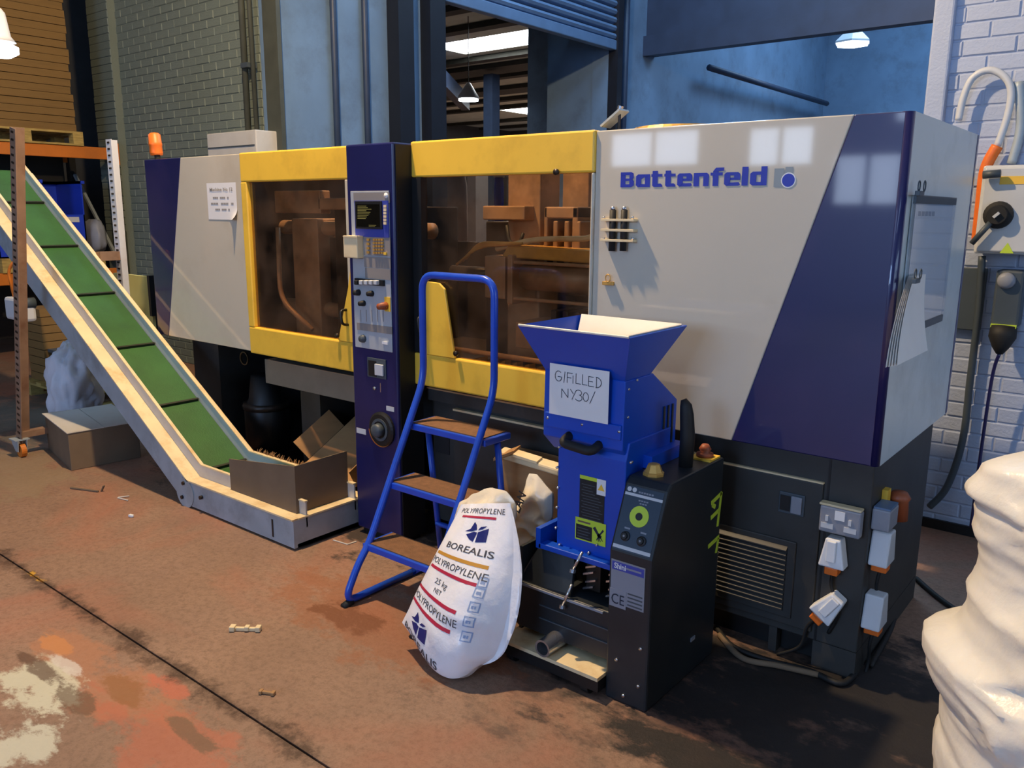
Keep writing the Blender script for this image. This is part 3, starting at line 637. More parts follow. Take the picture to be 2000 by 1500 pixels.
B(Y1L, Y2R, CB - 0.02, CB, ZB, 1.42).build('rear_panel', 'dark_steel', mc)
B(Y1L, Y2R, CB - 0.04, CB, 1.82, ZT - 0.01).build('rear_rail', 'yellow', mc)
B(Y1L - 0.02, Y1L, CY + th, CB, ZB, ZT - 0.02).build('partition', 'dark_steel', mc)
# yellow guards
def guard(xl, xr, lw, rw, gus):
    y0 = CY - 0.012
    g = B(xl, xr, y0, y0 + 0.05, WT, ZT + 0.004).build('guard_top_rail', 'yellow', mc, bevel=0.008)
    B(xl, xr, y0 + 0.05, y0 + 0.11, ZT - 0.022, ZT + 0.002).build('top_flange', 'yellow', g)
    B(xl, xr, y0, y0 + 0.05, ZB - 0.008, WB).build('guard_bottom_rail', 'yellow', mc, bevel=0.008)
    B(xl, xl + lw, y0, y0 + 0.04, WB, WT).build('guard_stile', 'yellow' if xl < -3 else 'black', mc, bevel=0.006)
    B(xr - rw, xr, y0, y0 + 0.04, WB, WT).build('guard_stile', 'yellow' if rw > 0.03 else 'beige', mc, bevel=0.006)
    MB().prism([(p[0], y0 - 0.004, p[1]) for p in gus], (0, 0.012, 0)).build('gusset_plate', 'yellow', mc, bevel=0.003)
    B(xl + lw, xr - rw, y0 + 0.022, y0 + 0.028, WB, WT).build('window_pane', 'pane_brown', mc)
guard(Y1L, Y1R, 0.055, 0.03, [(-3.315, WB), (Y1R, WB), (Y1R, 1.33), (-3.225, 1.22)])
guard(Y2L, Y2R, 0.05, 0.012, [(-2.72, WB), (-2.505, WB), (-2.565, 1.255), (-2.6, 1.28), (-2.72, 1.285)])
B(-2.722, -2.7, CY - 0.02, CY + 0.02, WB, WT).build('guard_runner', 'black', mc)
for (a, bpt) in ((AY(660, 655, CY - 0.02), 0), (AY(892, 690, CY - 0.02), 0), (AY(1088, 336, CY - 0.02), 0)):
    MB().cyl(a, a + Vector((0, -0.012, 0)), 0.012, n=10).build('bolt', 'dark_steel', mc, smooth=True)
def pull(px, py, y):
    a = AY(px, py, y)
    MB().tube(fillet([a, a + Vector((0, -0.04, 0)), a + Vector((0.01, -0.04, -0.07)), a + Vector((0.01, 0, -0.075))], 0.02), 0.007, 8).build('pull_handle', 'black', mc, smooth=True)
pull(677, 605, CY - 0.014); pull(828, 618, CY - 0.014)

# ---- control column
tw = B(TWL, TWR, TWY, CY + 0.04, 0.03, 1.893).build('control_column', 'tower_navy', mc, bevel=0.008)
B(TWR, TWR + 0.006, TWY + 0.012, CY + 0.04, 0.03, 1.885).build('column_side', 'black', tw)
B(TWL + 0.02, TWR - 0.02, TWY + 0.02, CY + 0.03, 0.0, 0.04).build('column_foot', 'black', tw)
FYP = TWY
def tp(l, t, r, b, m, name, d0=0.0, d1=0.006, bevel=0.0, par=None):
    x0, x1, z0, z1 = prect(l, t, r, b, FYP); x1 = min(x1, TWR - 0.004)
    return B(x0, x1, FYP - d1, FYP - d0, z0, z1).build(name, m, par or tw, bevel=bevel)
tp(691, 373, 764, 682, 'silver', 'control_panel', 0, 0.006, 0.002)
tp(693, 376, 763, 396, 'panel_grey', 'header_strip', 0.006, 0.008)
tp(697, 392, 762, 463, 'panel_blue', 'screen_surround', 0.006, 0.012)
tp(700, 393, 751, 447, 'black', 'screen_bezel', 0.012, 0.020, 0.002)
tp(703, 399, 748, 443, 'screen', 'screen', 0.019, 0.0205)
for i in range(9):
    w = random.randint(14, 30)
    tp(705, 402 + i * 3.0, 705 + w, 403.2 + i * 3.0, 'screen_text', 'screen_line', 0.0205, 0.0210)
tp(727, 439.5, 741, 440.4, 'screen_text', 'screen_line', 0.0205, 0.0210); tp(727, 442, 739, 442.8, 'screen_text', 'screen_line', 0.0205, 0.0210)
a0 = AY(757, 382, FYP); MB().cyl(a0, a0 + Vector((0, -0.012, 0)), 0.012, n=12).build('badge', 'white', tw, smooth=True)
def key(px, py, s=2.6, m='cream'):
    x0, x1, z0, z1 = prect(px - s, py - s, px + s, py + s, FYP); B(x0, min(x1, TWR - 0.003), FYP - 0.018, FYP - 0.006, z0, z1).build('key', m, tw)
for i in range(6): key(757, 403 + i * 6.6)
tp(685, 461, 712, 503, 'cream', 'pouch', 0.0, 0.045, 0.004); tp(686, 460, 713, 463, 'cream', 'pouch_rim', 0.0, 0.05)
tp(714, 463, 765, 499, 'panel_grey', 'keypad_plate', 0.006, 0.010)
for i in range(4): key(724, 468 + i * 8.2, 2.4, 'brass')
for i in range(5):
    for j in range(4): key(735.5 + j * 5.2, 468 + i * 6.4, 1.9, 'brass')
key(757, 495, 2.4, 'yellow')
tp(714, 502, 765, 523, 'panel_grey', 'shadow_strip', 0.006, 0.008); tp(716, 524, 765, 545, 'panel_grey', 'label_strip', 0.006, 0.009)
tp(699, 545, 754, 556, 'black', 'switch_rail', 0.006, 0.02)
for i in range(5):
    x0, x1, z0, z1 = prect(703 + i * 9.5, 546, 709 + i * 9.5, 556, FYP)
    MB().obox(((x0 + x1) / 2, FYP - 0.028, (z0 + z1) / 2), UX, UY, UZ, x1 - x0, 0.02, 0.02).build('toggle', 'rubber' if i == 0 else 'grey_light', tw, bevel=0.003)
def knob(px, py, r, m, d=0.03, par=None):
    a = AY(px, py, FYP); return MB().lathe([(r * 1.15, 0.0), (r * 1.1, d * 0.5), (r, d * 0.55), (r * 0.9, d)], a + Vector((0, -0.006, 0)), (0, -1, 0), 14).build('knob', m, tw, smooth=True)
knob(703, 571, 0.013, 'rubber'); knob(729, 573, 0.012, 'rubber'); knob(713, 592, 0.012, 'rubber')
for i in range(5): tp(706 + i * 11, 605, 707.2 + i * 11, 628, 'panel_grey', 'panel_groove', 0.006, 0.0068)
tp(754, 580, 765, 608, 'yellow', 'stop_plate', 0.006, 0.01); knob(757, 597, 0.016, 'red_knob', 0.05)
tp(700, 634, 768, 648, 'panel_grey', 'divider_strip', 0.006, 0.009)
knob(712, 661, 0.017, 'slate', 0.02); tp(750, 667, 761, 672, 'white', 'rocker', 0.006, 0.012)
tp(719, 700, 755, 738, 'slate', 'socket_frame', 0, 0.006, 0.002); tp(722, 704, 737, 734, 'black', 'socket_recess', 0.006, 0.008); tp(736, 711, 752, 733, 'grey_light', 'socket_flap', 0.006, 0.016, 0.003)
a0 = AY(733, 758, FYP); MB().cyl(a0, a0 + Vector((0, -0.008, 0)), 0.008, n=10).build('lock', 'chrome', tw, smooth=True)
tp(742.5, 748, 744, 766, 'chrome', 'scratch_mark', 0.0, 0.0006)
a0 = AY(748, 838, FYP)
MB().lathe([(0.085, 0), (0.085, 0.012), (0.075, 0.02)], a0, (0, -1, 0), 28).build('switch_dial', 'black', tw, smooth=False)
MB().ring(a0 + Vector((-0.004, -0.0125, -0.005)), (0, -1, 0), 0.064, 0.082, 0.001, 30, math.pi * 1.02, math.pi * 1.9).build('dial_scale', 'orange', tw)
MB().ring(a0 + Vector((0.0, -0.02, 0)), (0, -1, 0), 0.042, 0.055, 0.004, 28).build('dial_ring', 'slate', tw)
MB().lathe([(0.034, 0.02), (0.032, 0.05), (0.02, 0.055)], a0, (0, -1, 0), 16).build('dial_knob', 'slate', tw, smooth=True)
tp(697, 837, 715, 847, 'grey_light', 'dial_label', 0.0, 0.002); tp(755, 794, 770, 803, 'grey_light', 'dial_label', 0.0, 0.002)

# ---- logo
LR = 1.0
lx0, lz0 = AY(1212, 366, CY).x, AY(1212, 366, CY).z
lx1 = AY(1500, 362, CY).x; LH = AY(1300, 333, CY).z - AY(1300, 365, CY).z
def glyphs():
    # heavy slab letters, unit cell: width 1, x-height 1.0, ascender 1.35; every letter is a list of convex polygons
    S = 0.30
    bowl = lambda: [[(0.12, 0), (0.88, 0), (0.72, .26), (.28, .26)], [(.12, 1), (.28, .74), (.72, .74), (.88, 1)], [(0, .12), (.12, 0), (.30, .3), (.30, .72), (.12, 1), (0, .88)], [(1, .12), (1, .88), (.88, 1), (.7, .72), (.7, .3), (.88, 0)]]
    def bar(x0, y0, x1, y1, k=0.0): return [(x0, y0), (x1, y0), (x1 + k, y1), (x0 + k, y1)]
    G = {}
    G['B'] = (1.05, [bar(0, 0, .36, 1.2), bar(.0, 0, .8, .24), bar(0, .96, .8, 1.2), bar(.3, .5, .85, .7), [(.66, .2), (.8, 0), (1, .14), (1, .48), (.85, .62), (.66, .5)], [(.66, .68), (.85, .6), (.97, .74), (.97, 1.08), (.8, 1.2), (.66, .98)]])
    G['a'] = (1.0, [bar(.64, 0, 1, 1), bar(.15, .76, .75, 1), [(.15, 0), (.7, 0), (.7, .22), (.36, .24)], [(0, .14), (.15, 0), (.38, .28), (.38, .62), (.62, .78), (.15, 1), (0, .86)]])
    G['t'] = (.82, [bar(.08, .1, .46, 1.24), bar(0, .78, .78, 1.0), [(.08, .1), (.2, 0), (.8, 0), (.8, .14), (.66, .26), (.44, .24)]])
    G['e'] = (1.0, [bar(.3, .42, .98, .6), [(.14, 0), (.9, 0), (1, .1), (.92, .26), (.32, .24)], [(.14, 1), (.34, .76), (.66, .76), (.86, 1)], [(0, .14), (.14, 0), (.38, .26), (.38, .74), (.14, 1), (0, .86)], [(.62, .58), (1, .42), (1, .86), (.86, 1), (.62, .78)]])
    G['n'] = (1.0, [bar(0, 0, .36, 1), [(.3, .72), (.64, .74), (.86, 1), (.3, 1)], [(.64, 0), (1, 0), (1, .86), (.86, 1), (.64, .76)]])
    G['f'] = (.8, [bar(.16, 0, .52, 1.1), bar(0, .78, .78, 1.0), [(.16, 1.1), (.5, 1.08), (.86, 1.12), (.86, 1.36), (.34, 1.36)]])
    G['l'] = (.42, [bar(0, 0, .38, 1.36)])
    G['d'] = (1.0, [bar(.64, 0, 1, 1.36), bar(.15, .76, .75, 1), bar(.15, 0, .75, .24), [(0, .14), (.15, 0), (.38, .26), (.38, .74), (.15, 1), (0, .86)]])
    return G
G = glyphs(); word = 'Battenfeld'; tot = sum(G[c][0] + 0.09 for c in word); kx = (lx1 - lx0) / tot; kz = LH / 1.2 * 0.95
cur = 0.0
for ch in word:
    w, polys = G[ch]; b = MB()
    for k_, P in enumerate(polys): b._add([(lx0 + (cur + p[0]) * kx, CY - 0.0012 - 0.00025 * k_, lz0 + p[1] * kz) for p in P], [tuple(range(len(P)))])
    b.build('logo_letter', 'logo_blue', pn_begR); cur += w + 0.09
x0, x1, z0, z1 = prect(1512, 329, 1531, 365, CY); MB().quad((x0, CY - .001, z0), (x1, CY - .001, z0), (x1, CY - .001, z1), (x0, CY - .001, z1)).build('logo_bar', 'logo_grey', pn_begR)
x0, x1, z0, z1 = prect(1534, 326, 1549, 345, CY); MB().quad((x0, CY - .001, z0), (x1, CY - .001, z0), (x1, CY - .001, z1), (x0, CY - .001, z1)).build('logo_bar', 'logo_grey', pn_begR)
a0 = AY(1540, 352, CY)
MB().ring(a0 + Vector((0, -0.0015, 0)), (0, 1, 0), 0.0, 0.021, 0.0006, 24).build('logo_disc', 'logo_blue', pn_begR)
MB().ring(a0 + Vector((0, -0.0012, 0)), (0, 1, 0), 0.02, 0.0245, 0.0006, 24).build('logo_disc_rim', 'white', pn_begR)

# ---- machinery behind the windows
B(Y1L + 0.02, Y2R, CY + 0.1, CB - 0.05, 0.80, 0.86).build('bed', 'dark_steel', mc)
def part(name, m, *boxes, bevel=0.006):
    b = MB()
    for q in boxes: b.box(*q)
    return b.build(name, m, mc, bevel=bevel)
part('fixed_platen', 'dark_steel', (-3.55, -3.3, 2.9, 3.6, 0.86, 1.62)); part('moving_platen', 'brown_steel', (-3.95, -3.72, 2.92, 3.6, 0.9, 1.55))
for z in (1.05, 1.5): MB().cyl((-4.1, 2.98, z), (-2.9, 2.98, z), 0.04, n=14).build('tie_bar', 'brown_steel', mc, smooth=True)
part('valve_block', 'brown_steel', (-4.0, -3.6, 2.85, 2.92, 1.58, 1.7), (-3.62, -3.3, 2.85, 2.92, 1.6, 1.66))
part('mould_half', 'dark_steel', (-3.7, -3.62, 2.98, 3.5, 1.0, 1.45)); part('mould_half', 'brown_steel', (-3.62, -3.56, 2.98, 3.5, 1.0, 1.45))
MB().tube(fillet([(-3.98, 2.85, 1.5), (-3.95, 2.82, 1.1), (-3.7, 2.84, 0.95)], 0.1), 0.014, 8).build('hydraulic_hose', 'brown_steel', mc, smooth=True)
# injection side
x0, x1, z0, z1 = prect(1005, 340, 1068, 490, 3.1); part('carriage_post', 'brown_steel', (x0, x1, 3.05, 3.2, 0.9, 1.86))
x0, x1, z0, z1 = prect(1062, 404, 1128, 490, 3.0); part('ribbed_cover', 'brown_steel', (x0, x1, 3.0, 3.3, z1 - 0.05, z1), (x0, x0 + 0.02, 3.0, 3.3, z0 - 0.1, z1), (x1 - 0.03, x1, 3.0, 3.3, z0 - 0.1, z1))
for k in range(3): part('rib', 'brown_steel', (x0 + 0.05 + k * 0.06, x0 + 0.075 + k * 0.06, 3.0, 3.28, z0 - 0.1, z1 - 0.06))
x0, x1, z0, z1 = prect(948, 402, 1030, 430, 3.0); part('slide_block', 'brown_steel', (x0, x1, 2.98, 3.06, z0, z1))
MB().tube(fillet([AY(990, 440, 2.99), AY(995, 475, 2.98), AY(1015, 478, 2.98), AY(1022, 455, 2.99)], 0.05), 0.008, 8).build('hydraulic_hose', 'rubber', mc, smooth=True)
zb = AY(1090, 545, 2.95).z; xb0, xb1 = AY(985, 545, 2.95).x, -1.80
MB().cyl((xb0, 2.98, zb), (xb1, 2.98, zb), 0.062, n=20).build('barrel', 'brown_steel', mc, smooth=True)
MB().prism([(xb0 + 0.02, 2.9, zb + 0.085), (xb0 + 0.06, 2.9, zb + 0.14), (xb1, 2.9, zb + 0.13), (xb1, 2.9, zb + 0.075)], (0, 0.16, 0)).build('barrel_guard', 'brass', mc, bevel=0.006)
part('barrel_rail', 'brown_steel', (xb0 + 0.1, xb1 - 0.05, 2.88, 2.9, zb - 0.1, zb - 0.085), (xb0 + 0.1, xb1 - 0.05, 2.88, 2.9, zb + 0.06, zb + 0.075))
part('nozzle_block', 'brown_steel', (xb0 - 0.06, xb0 + 0.06, 2.88, 3.08, zb - 0.1, zb + 0.09), (xb0 + 0.08, xb0 + 0.11, 2.87, 3.08, zb - 0.12, zb + 0.1))
MB().cyl((xb0 - 0.35, 2.98, zb), (xb0 - 0.05, 2.98, zb), 0.03, n=12).build('nozzle', 'dark_steel', mc, smooth=True)
MB().tube(fillet([(xb0 - 0.02, 2.92, zb + 0.12), (xb0 + 0.2, 2.9, zb + 0.17), (xb1 - 0.1, 2.9, zb + 0.18), (xb1 - 0.05, 2.9, zb + 0.28), (xb1, 2.9, zb + 0.3)], 0.1), 0.012, 8).build('heater_cable', 'cream', mc, smooth=True)
for k in range(4): MB().tube(fillet([(xb0 - 0.25 + k * 0.02, 2.9, zb + 0.04 + k * 0.01), (xb0 - 0.1, 2.88, zb + 0.13 + k * 0.006), (xb0 + 0.15, 2.89, zb + 0.15)], 0.08), 0.007, 6).build('thermocouple_lead', 'brass', mc, smooth=True)
part('cylinder_block', 'brown_steel', (-2.28, -2.0, 2.86, 3.1, 1.0, 1.12)); part('grey_motor', 'base_lit', (-2.08, -1.82, 2.84, 3.1, 0.95, 1.14))
for k in range(4): part('fin', 'dark_steel', (-2.07 + k * 0.06, -2.04 + k * 0.06, 2.835, 3.1, 1.14, 1.19))
part('injection_housing', 'dark_steel', (-2.66, -2.4, 3.1, 3.5, 0.9, 1.55)); part('strut', 'brown_steel', (-2.35, -2.2, 3.3, 3.4, 1.2, 1.8))
MB().prism([(-2.6, 3.1, 1.2), (-2.2, 3.1, 1.6), (-2.1, 3.1, 1.6), (-2.48, 3.1, 1.2)], (0, 0.1, 0)).build('brace', 'dark_steel', mc)
ch = MB()
for r in range(4):
    for k in range(22): ch.obox((-2.6 + k * 0.036, 2.80 + r * 0.055, 0.875 + (r % 2) * 0.012 + 0.008 * (k % 2)), (1, 0.3, 0.4), UY, UZ, 0.024, 0.045, 0.03)
cho = ch.build('drag_chain', 'brass', mc); cho['kind'] = 'stuff'
MB().cyl((-2.6, 2.79, 0.97), (-1.82, 2.79, 0.97), 0.012, n=8).build('guide_rod', 'brown_steel', mc, smooth=True)

# ---- base
BY = 2.80
def bp(l, t, r, b, m, name, d0=0.0, d1=0.01, y=BY, par=None, bevel=0.0):
    x0, x1, z0, z1 = prect(l, t, r, b, y); return B(x0, x1, y - d1, y - d0, z0, z1).build(name, m, par or mc, bevel=bevel)
XB1 = -0.705
bs = B(-1.7, XB1, BY, 3.62, 0.10, ZB).build('base_cabinet', 'base', mc, bevel=0.004)
B(-1.68, XB1 - 0.16, BY + 0.06, 3.5, 0.0, 0.1).build('base_plinth', 'black', bs); B(XB1 - 0.15, XB1, BY, 3.62, 0.0, 0.1).build('base_leg', 'base', bs)
B(-1.4, -1.36, BY + 0.01, BY + 0.05, 0, 0.1).build('base_foot', 'base', bs); B(-1.02, -0.99, BY + 0.01, BY + 0.05, 0, 0.1).build('base_foot', 'base', bs)
dr = B(-1.66, -0.862, BY - 0.012, BY, 0.13, 0.685).build('base_door', 'base', mc, bevel=0.004)
B(-1.66, -0.862, BY - 0.014, BY - 0.0, 0.686, 0.692).build('door_top_edge', 'cream', dr)
B(-0.852, -0.844, BY - 0.002, BY + 0.001, 0.1, ZB).build('seam', 'black', bs)
B(-1.28, -0.935, BY - 0.02, BY - 0.012, 0.16, 0.455).build('vent_frame', 'base', dr, bevel=0.01)
B(-1.23, -0.965, BY - 0.0205, BY - 0.018, 0.185, 0.435).build('vent_recess', 'vent_back', dr)
for k in range(13):
    z = 0.192 + k * 0.0188
    MB().prism([(-1.23, BY - 0.020, z + 0.012), (-1.23, BY - 0.034, z), (-1.23, BY - 0.034, z + 0.004), (-1.23, BY - 0.020, z + 0.016)], (0.265, 0, 0)).build('slat', 'base', dr)
x0, x1, z0, z1 = prect(1524, 961, 1575, 1003, BY)
B(x0, x1, BY - 0.018, BY - 0.012, z0, z1).build('latch_plate', 'slate', dr, bevel=0.003); B(x0 + 0.006, x0 + 0.042, BY - 0.021, BY - 0.018, z0 + 0.012, z1 - 0.012).build('latch_recess', 'black', dr)
B(x0 + 0.046, x1 - 0.008, BY - 0.026, BY - 0.018, z0 + 0.008, z1 - 0.008).build('latch_key', 'grey', dr, bevel=0.003)
# middle base, behind the ladder
mb_ = B(-2.78, -1.7, 2.84, 3.62, 0.08, 0.70).build('base_cabinet', 'base', mc, bevel=0.004)
B(-2.78, -1.7, 2.80, 2.86, 0.70, 0.755).build('ledge', 'base', mb_); B(-2.62, -1.7, 2.815, 2.84, 0.1, 0.665).build('access_door', 'base', mb_, bevel=0.003)
B(-2.62, -1.7, 2.812, 2.84, 0.666, 0.675).build('door_top_edge', 'cream', mb_); B(-2.78, -1.7, 2.798, 2.82, 0.755, 0.762).build('ledge_edge', 'card', mb_)
B(-2.762, -2.668, 2.836, 2.842, 0.43, 0.52).build('hole', 'vent_back', mb_)
# left base: legs, grey chute beam, dark recess
B(-4.15, -2.95, 2.83, 2.9, 0.59, 0.735).build('chute_beam', 'base_lit', mc, bevel=0.004)
B(-5.05, -4.75, 2.9, 3.6, 0, ZB).build('base_leg', 'base', mc); B(-3.98, -3.8, 2.95, 3.6, 0, ZB).build('base_leg', 'base', mc)
B(-5.0, -2.8, 3.45, 3.6, 0, ZB).build('base_back', 'black', mc)
mo = MB().lathe([(0.14, 0), (0.14, 0.28), (0.11, 0.33), (0.09, 0.48)], (-4.4, 3.0, 0.1), n=18).build('pump_motor', 'black', mc, smooth=True)
MB().lathe([(0.145, 0.27), (0.15, 0.29), (0.145, 0.31)], (-4.4, 3.0, 0.1), n=18).build('motor_flange', 'dark_steel', mo, smooth=True)
B(-4.55, -4.25, 2.85, 3.15, 0.0, 0.1).build('motor_foot', 'black', mo)
a0 = AY(476, 700, 2.85); MB().ring(a0, UY, 0.035, 0.043, 0.012, 20).build('hose_ring', 'dark_steel', mc)

# ---- lid and bracket lying on top of the machine
c = AY(1275, 243, 2.95); ztop = ZT
lid = tag(MB().lathe([(0.0, 0.0), (0.19, 0.0), (0.2, 0.012), (0.19, 0.024), (0.17, 0.018), (0.0, 0.018)], (c.x + 0.08, 3.05, ztop), n=36).build('hopper_lid', 'brass', smooth=False), 'round brass-rimmed hopper lid lying on the beige machine top', 'lid')
br = thing('mesh_bracket', 'small tilted grey mesh bracket standing on the machine top', 'bracket', (AY(1195, 245, 2.85).x, 2.85, ztop))
q0, q1 = AY(1182, 250, 2.85), AY(1219, 217, 2.85); d = (q1 - q0)
MB().obox((q0 + q1) / 2 + Vector((0, 0, 0.004)), d, UY, d.cross(Vector(UY)), d.length, 0.07, 0.008).build('mesh_plate', 'galv', br)
MB().cyl((q1.x - 0.02, 2.85, ztop), (q1.x - 0.02, 2.85, q1.z - 0.01), 0.006, n=8).build('prop', 'dark_steel', br); MB().cyl(q1 + Vector((-0.02, 0, 0)), q1 + Vector((-0.015, 0, 0.02)), 0.012, n=8).build('nut', 'chrome', br)
# warning beacon on the left end
bx = AY(300, 300, 2.78); bx.x = max(bx.x, X0 + 0.035); BCY = 2.78
be = thing('warning_beacon', 'orange warning beacon on a black stalk at the navy machine end', 'beacon', (bx.x, BCY, ZT))
MB().cyl((bx.x + 0.02, BCY, ZT - 0.005), (bx.x + 0.02, BCY, ZT + 0.034), 0.018, n=10).build('stalk', 'rubber', be, smooth=True)
MB().lathe([(0.036, 0.0), (0.04, 0.014), (0.038, 0.055), (0.04, 0.058), (0.04, 0.072), (0.038, 0.076), (0.036, 0.125), (0.022, 0.135)], (bx.x + 0.012, BCY, ZT + 0.03), (-0.08, 0, 1), 18).build('lens', 'orange_c', be, smooth=True)

# ---- papers, clips and the tube rack on the machine
nt = thing('paper_notice', 'white printed paper notice taped to the left beige panel', 'notice', AY(434, 428, CY) + Vector((0, -0.001, 0)))
x0, x1 = AY(406, 392, CY).x, AY(463, 392, CY).x; z0, z1 = AY(436, 429, CY).z, AY(432, 357, CY).z
def sheet(x0, x1, z0, z1, y, curl):
    return lambda u, v: Vector((x0 + (x1 - x0) * u, y - 0.002 - curl * max(0, u - 0.7) ** 2 * max(0, 0.3 - v) ** 2 * 40, z0 + (z1 - z0) * v))
MB().grid(sheet(x0, x1, z0, z1, CY, 0.12), 12, 12).build('sheet', 'paper', nt, smooth=True)
zh = z1 - z0
lettering('Machine No 12', 0.026, (x0 + 0.03, CY - 0.0032, z1 - zh * 0.22), UX, UZ, 'ink_grey', nt, 'heading', 0.0006, width=(x1 - x0) * 0.78)
for (a, b2, w) in ((0.43, 0.2, 0.55), (0.59, 0.12, 0.78), (0.75, 0.26, 0.5)):
    for k in range(9):
        if k in (3, 7): continue
        xa = x0 + (x1 - x0) * (b2 + w * k / 9); zz = z1 - zh * a
        MB().quad((xa, CY - 0.0032, zz), (xa + (x1 - x0) * w / 10, CY - 0.0032, zz), (xa + (x1 - x0) * w / 10, CY - 0.0032, zz + 0.01), (xa, CY - 0.0032, zz + 0.01)).build('print_line', 'ink_grey', nt)
# rack with two black tubes between three plates
RXa, RXb, _, _ = prect(1176, 420, 1240, 480, CY - 0.02)
rk = thing('tube_rack', 'small rack of three pale slats crossed by two black tubes on the beige panel', 'rack', ((RXa + RXb) / 2, CY, AY(1210, 490, CY).z))
for py in (429.5, 449.5, 469.5):
    z = AY(1208, py, CY - 0.02).z; B(RXa, RXb, CY - 0.032, CY - 0.0005, z - 0.005, z + 0.004).build('slat', 'cream', rk, bevel=0.001)
for px in (1196, 1218):
    a = AY(px, 450, CY - 0.018); MB().cyl((a.x, CY - 0.018, AY(px, 490, CY - 0.018).z), (a.x, CY - 0.018, AY(px, 410, CY - 0.018).z), 0.0125, n=14).build('tube', 'rubber', rk, smooth=True)
    MB().lathe([(0.009, 0), (0.01, 0.008), (0.004, 0.014)], (a.x, CY - 0.018, AY(px, 410, CY - 0.018).z), n=12).build('end_cap', 'chrome', rk, smooth=True)
for px in (1180, 1236):
    for py in (429, 470):
        a = AY(px, py, CY - 0.02); MB().cyl((a.x, CY - 0.022, a.z + 0.003), (a.x, CY - 0.022, a.z + 0.012), 0.005, n=8).build('screw', 'chrome', rk, smooth=True)
def bulldog(name, label, org, u, n, s=1.0):
    u = Vector(u).normalized(); n = Vector(n).normalized(); v = Vector(UZ); org = Vector(org)
    t = thing(name, label, 'clip', org)
    MB().obox(org + n * 0.008 * s, u, v, n, 0.048 * s, 0.014 * s, 0.014 * s).build('jaw', 'brass' if s == 1 else 'slate', t, bevel=0.002)
    for k in (-1, 1):
        ring = [org + n * (0.012 * s) + u * (math.cos(a) * 0.011 * s + k * 0.004 * s) + v * (0.02 * s + math.sin(a) * 0.014 * s) + n * (0.006 * s * k) for a in [2 * math.pi * i / 12 for i in range(12)]]
        MB().tube(ring, 0.0018 * s, 6, True).build('lever', 'brass' if s == 1 else 'slate', t, smooth=True)
    return t
bulldog('bulldog_clip', 'brass bulldog clip stuck on the beige panel under the tube rack', AY(1190, 553, CY), UX, (0, -1, 0))
# document holder on the right end panel
xe = X1 + 0.001
A_, B_, C_, D_ = AX(1781, 383, xe), AX(1860, 393, xe), AX(1828, 605, xe), AX(1776, 640, xe)
y0, y1, z0, z1 = A_.y, B_.y, 1.22, A_.z
dh = thing('document_holder', 'clear plastic document holder with white sheets on the grey end panel', 'holder', (xe, (y0 + y1) / 2, z0))
B(xe, xe + 0.006, y0, y1, z0, z1).build('back_board', 'galv', dh, bevel=0.003)
MB().box(xe + 0.006, xe + 0.014, y0, y1, z1 - 0.022, z1 + 0.004).build('top_strip', 'slate', dh); MB().box(xe + 0.006, xe + 0.016, y0 + 0.1, y1 - 0.02, z0 - 0.004, z0 + 0.02).build('bottom_strip', 'slate', dh)
B(xe + 0.007, xe + 0.009, y0 + 0.03, y1 - 0.02, z0 + 0.02, z1 - 0.026).build('sheet', 'paper', dh); B(xe + 0.012, xe + 0.014, y0, y1, z0, z1).build('cover', 'pane_clear', dh)
for k in range(5): B(xe + 0.009, xe + 0.0096, y0 + 0.06 + k * 0.045, y0 + 0.095 + k * 0.045, z1 - 0.06, z1 - 0.045).build('print_line', 'ink_grey', dh)
# bundle of loose sheets hanging from a clip at the corner
hb = thing('hanging_papers', 'bundle of long white sheets hanging from a clip on the grey end panel', 'papers', AX(1770, 718, X1 + 0.03))
ptop = AX(1783, 552, X1 + 0.028); pbl = AX(1733, 712, X1 + 0.05); pbr = AX(1797, 722, X1 + 0.05)
for k in range(5):
    off = 0.004 * k; fan = 0.014 * (4 - k)
    def fn(u, v, off=off, fan=fan):
        yt = ptop.y - 0.02 + 0.15 * u; yb = pbl.y - fan + 0.012 * u + (pbr.y - pbl.y) * u
        z = ptop.z + 0.02 + (pbl.z - ptop.z - 0.02) * v - 0.01 * u * v
        return Vector((X1 + 0.018 + off + 0.03 * v * v + 0.012 * (1 - u) * v, yt * (1 - v) + yb * v, z))
    MB().grid(fn, 6, 14).build('sheet', 'paper', hb, smooth=True)
bulldog('bulldog_clip', 'dark bulldog clip gripping the hanging papers', AX(1783, 548, X1 + 0.045), UY, UX, 1.05)
bulldog('bulldog_clip', 'dark bulldog clip on top of the document holder', AX(1790, 378, X1 + 0.018), UY, UX, 1.1)

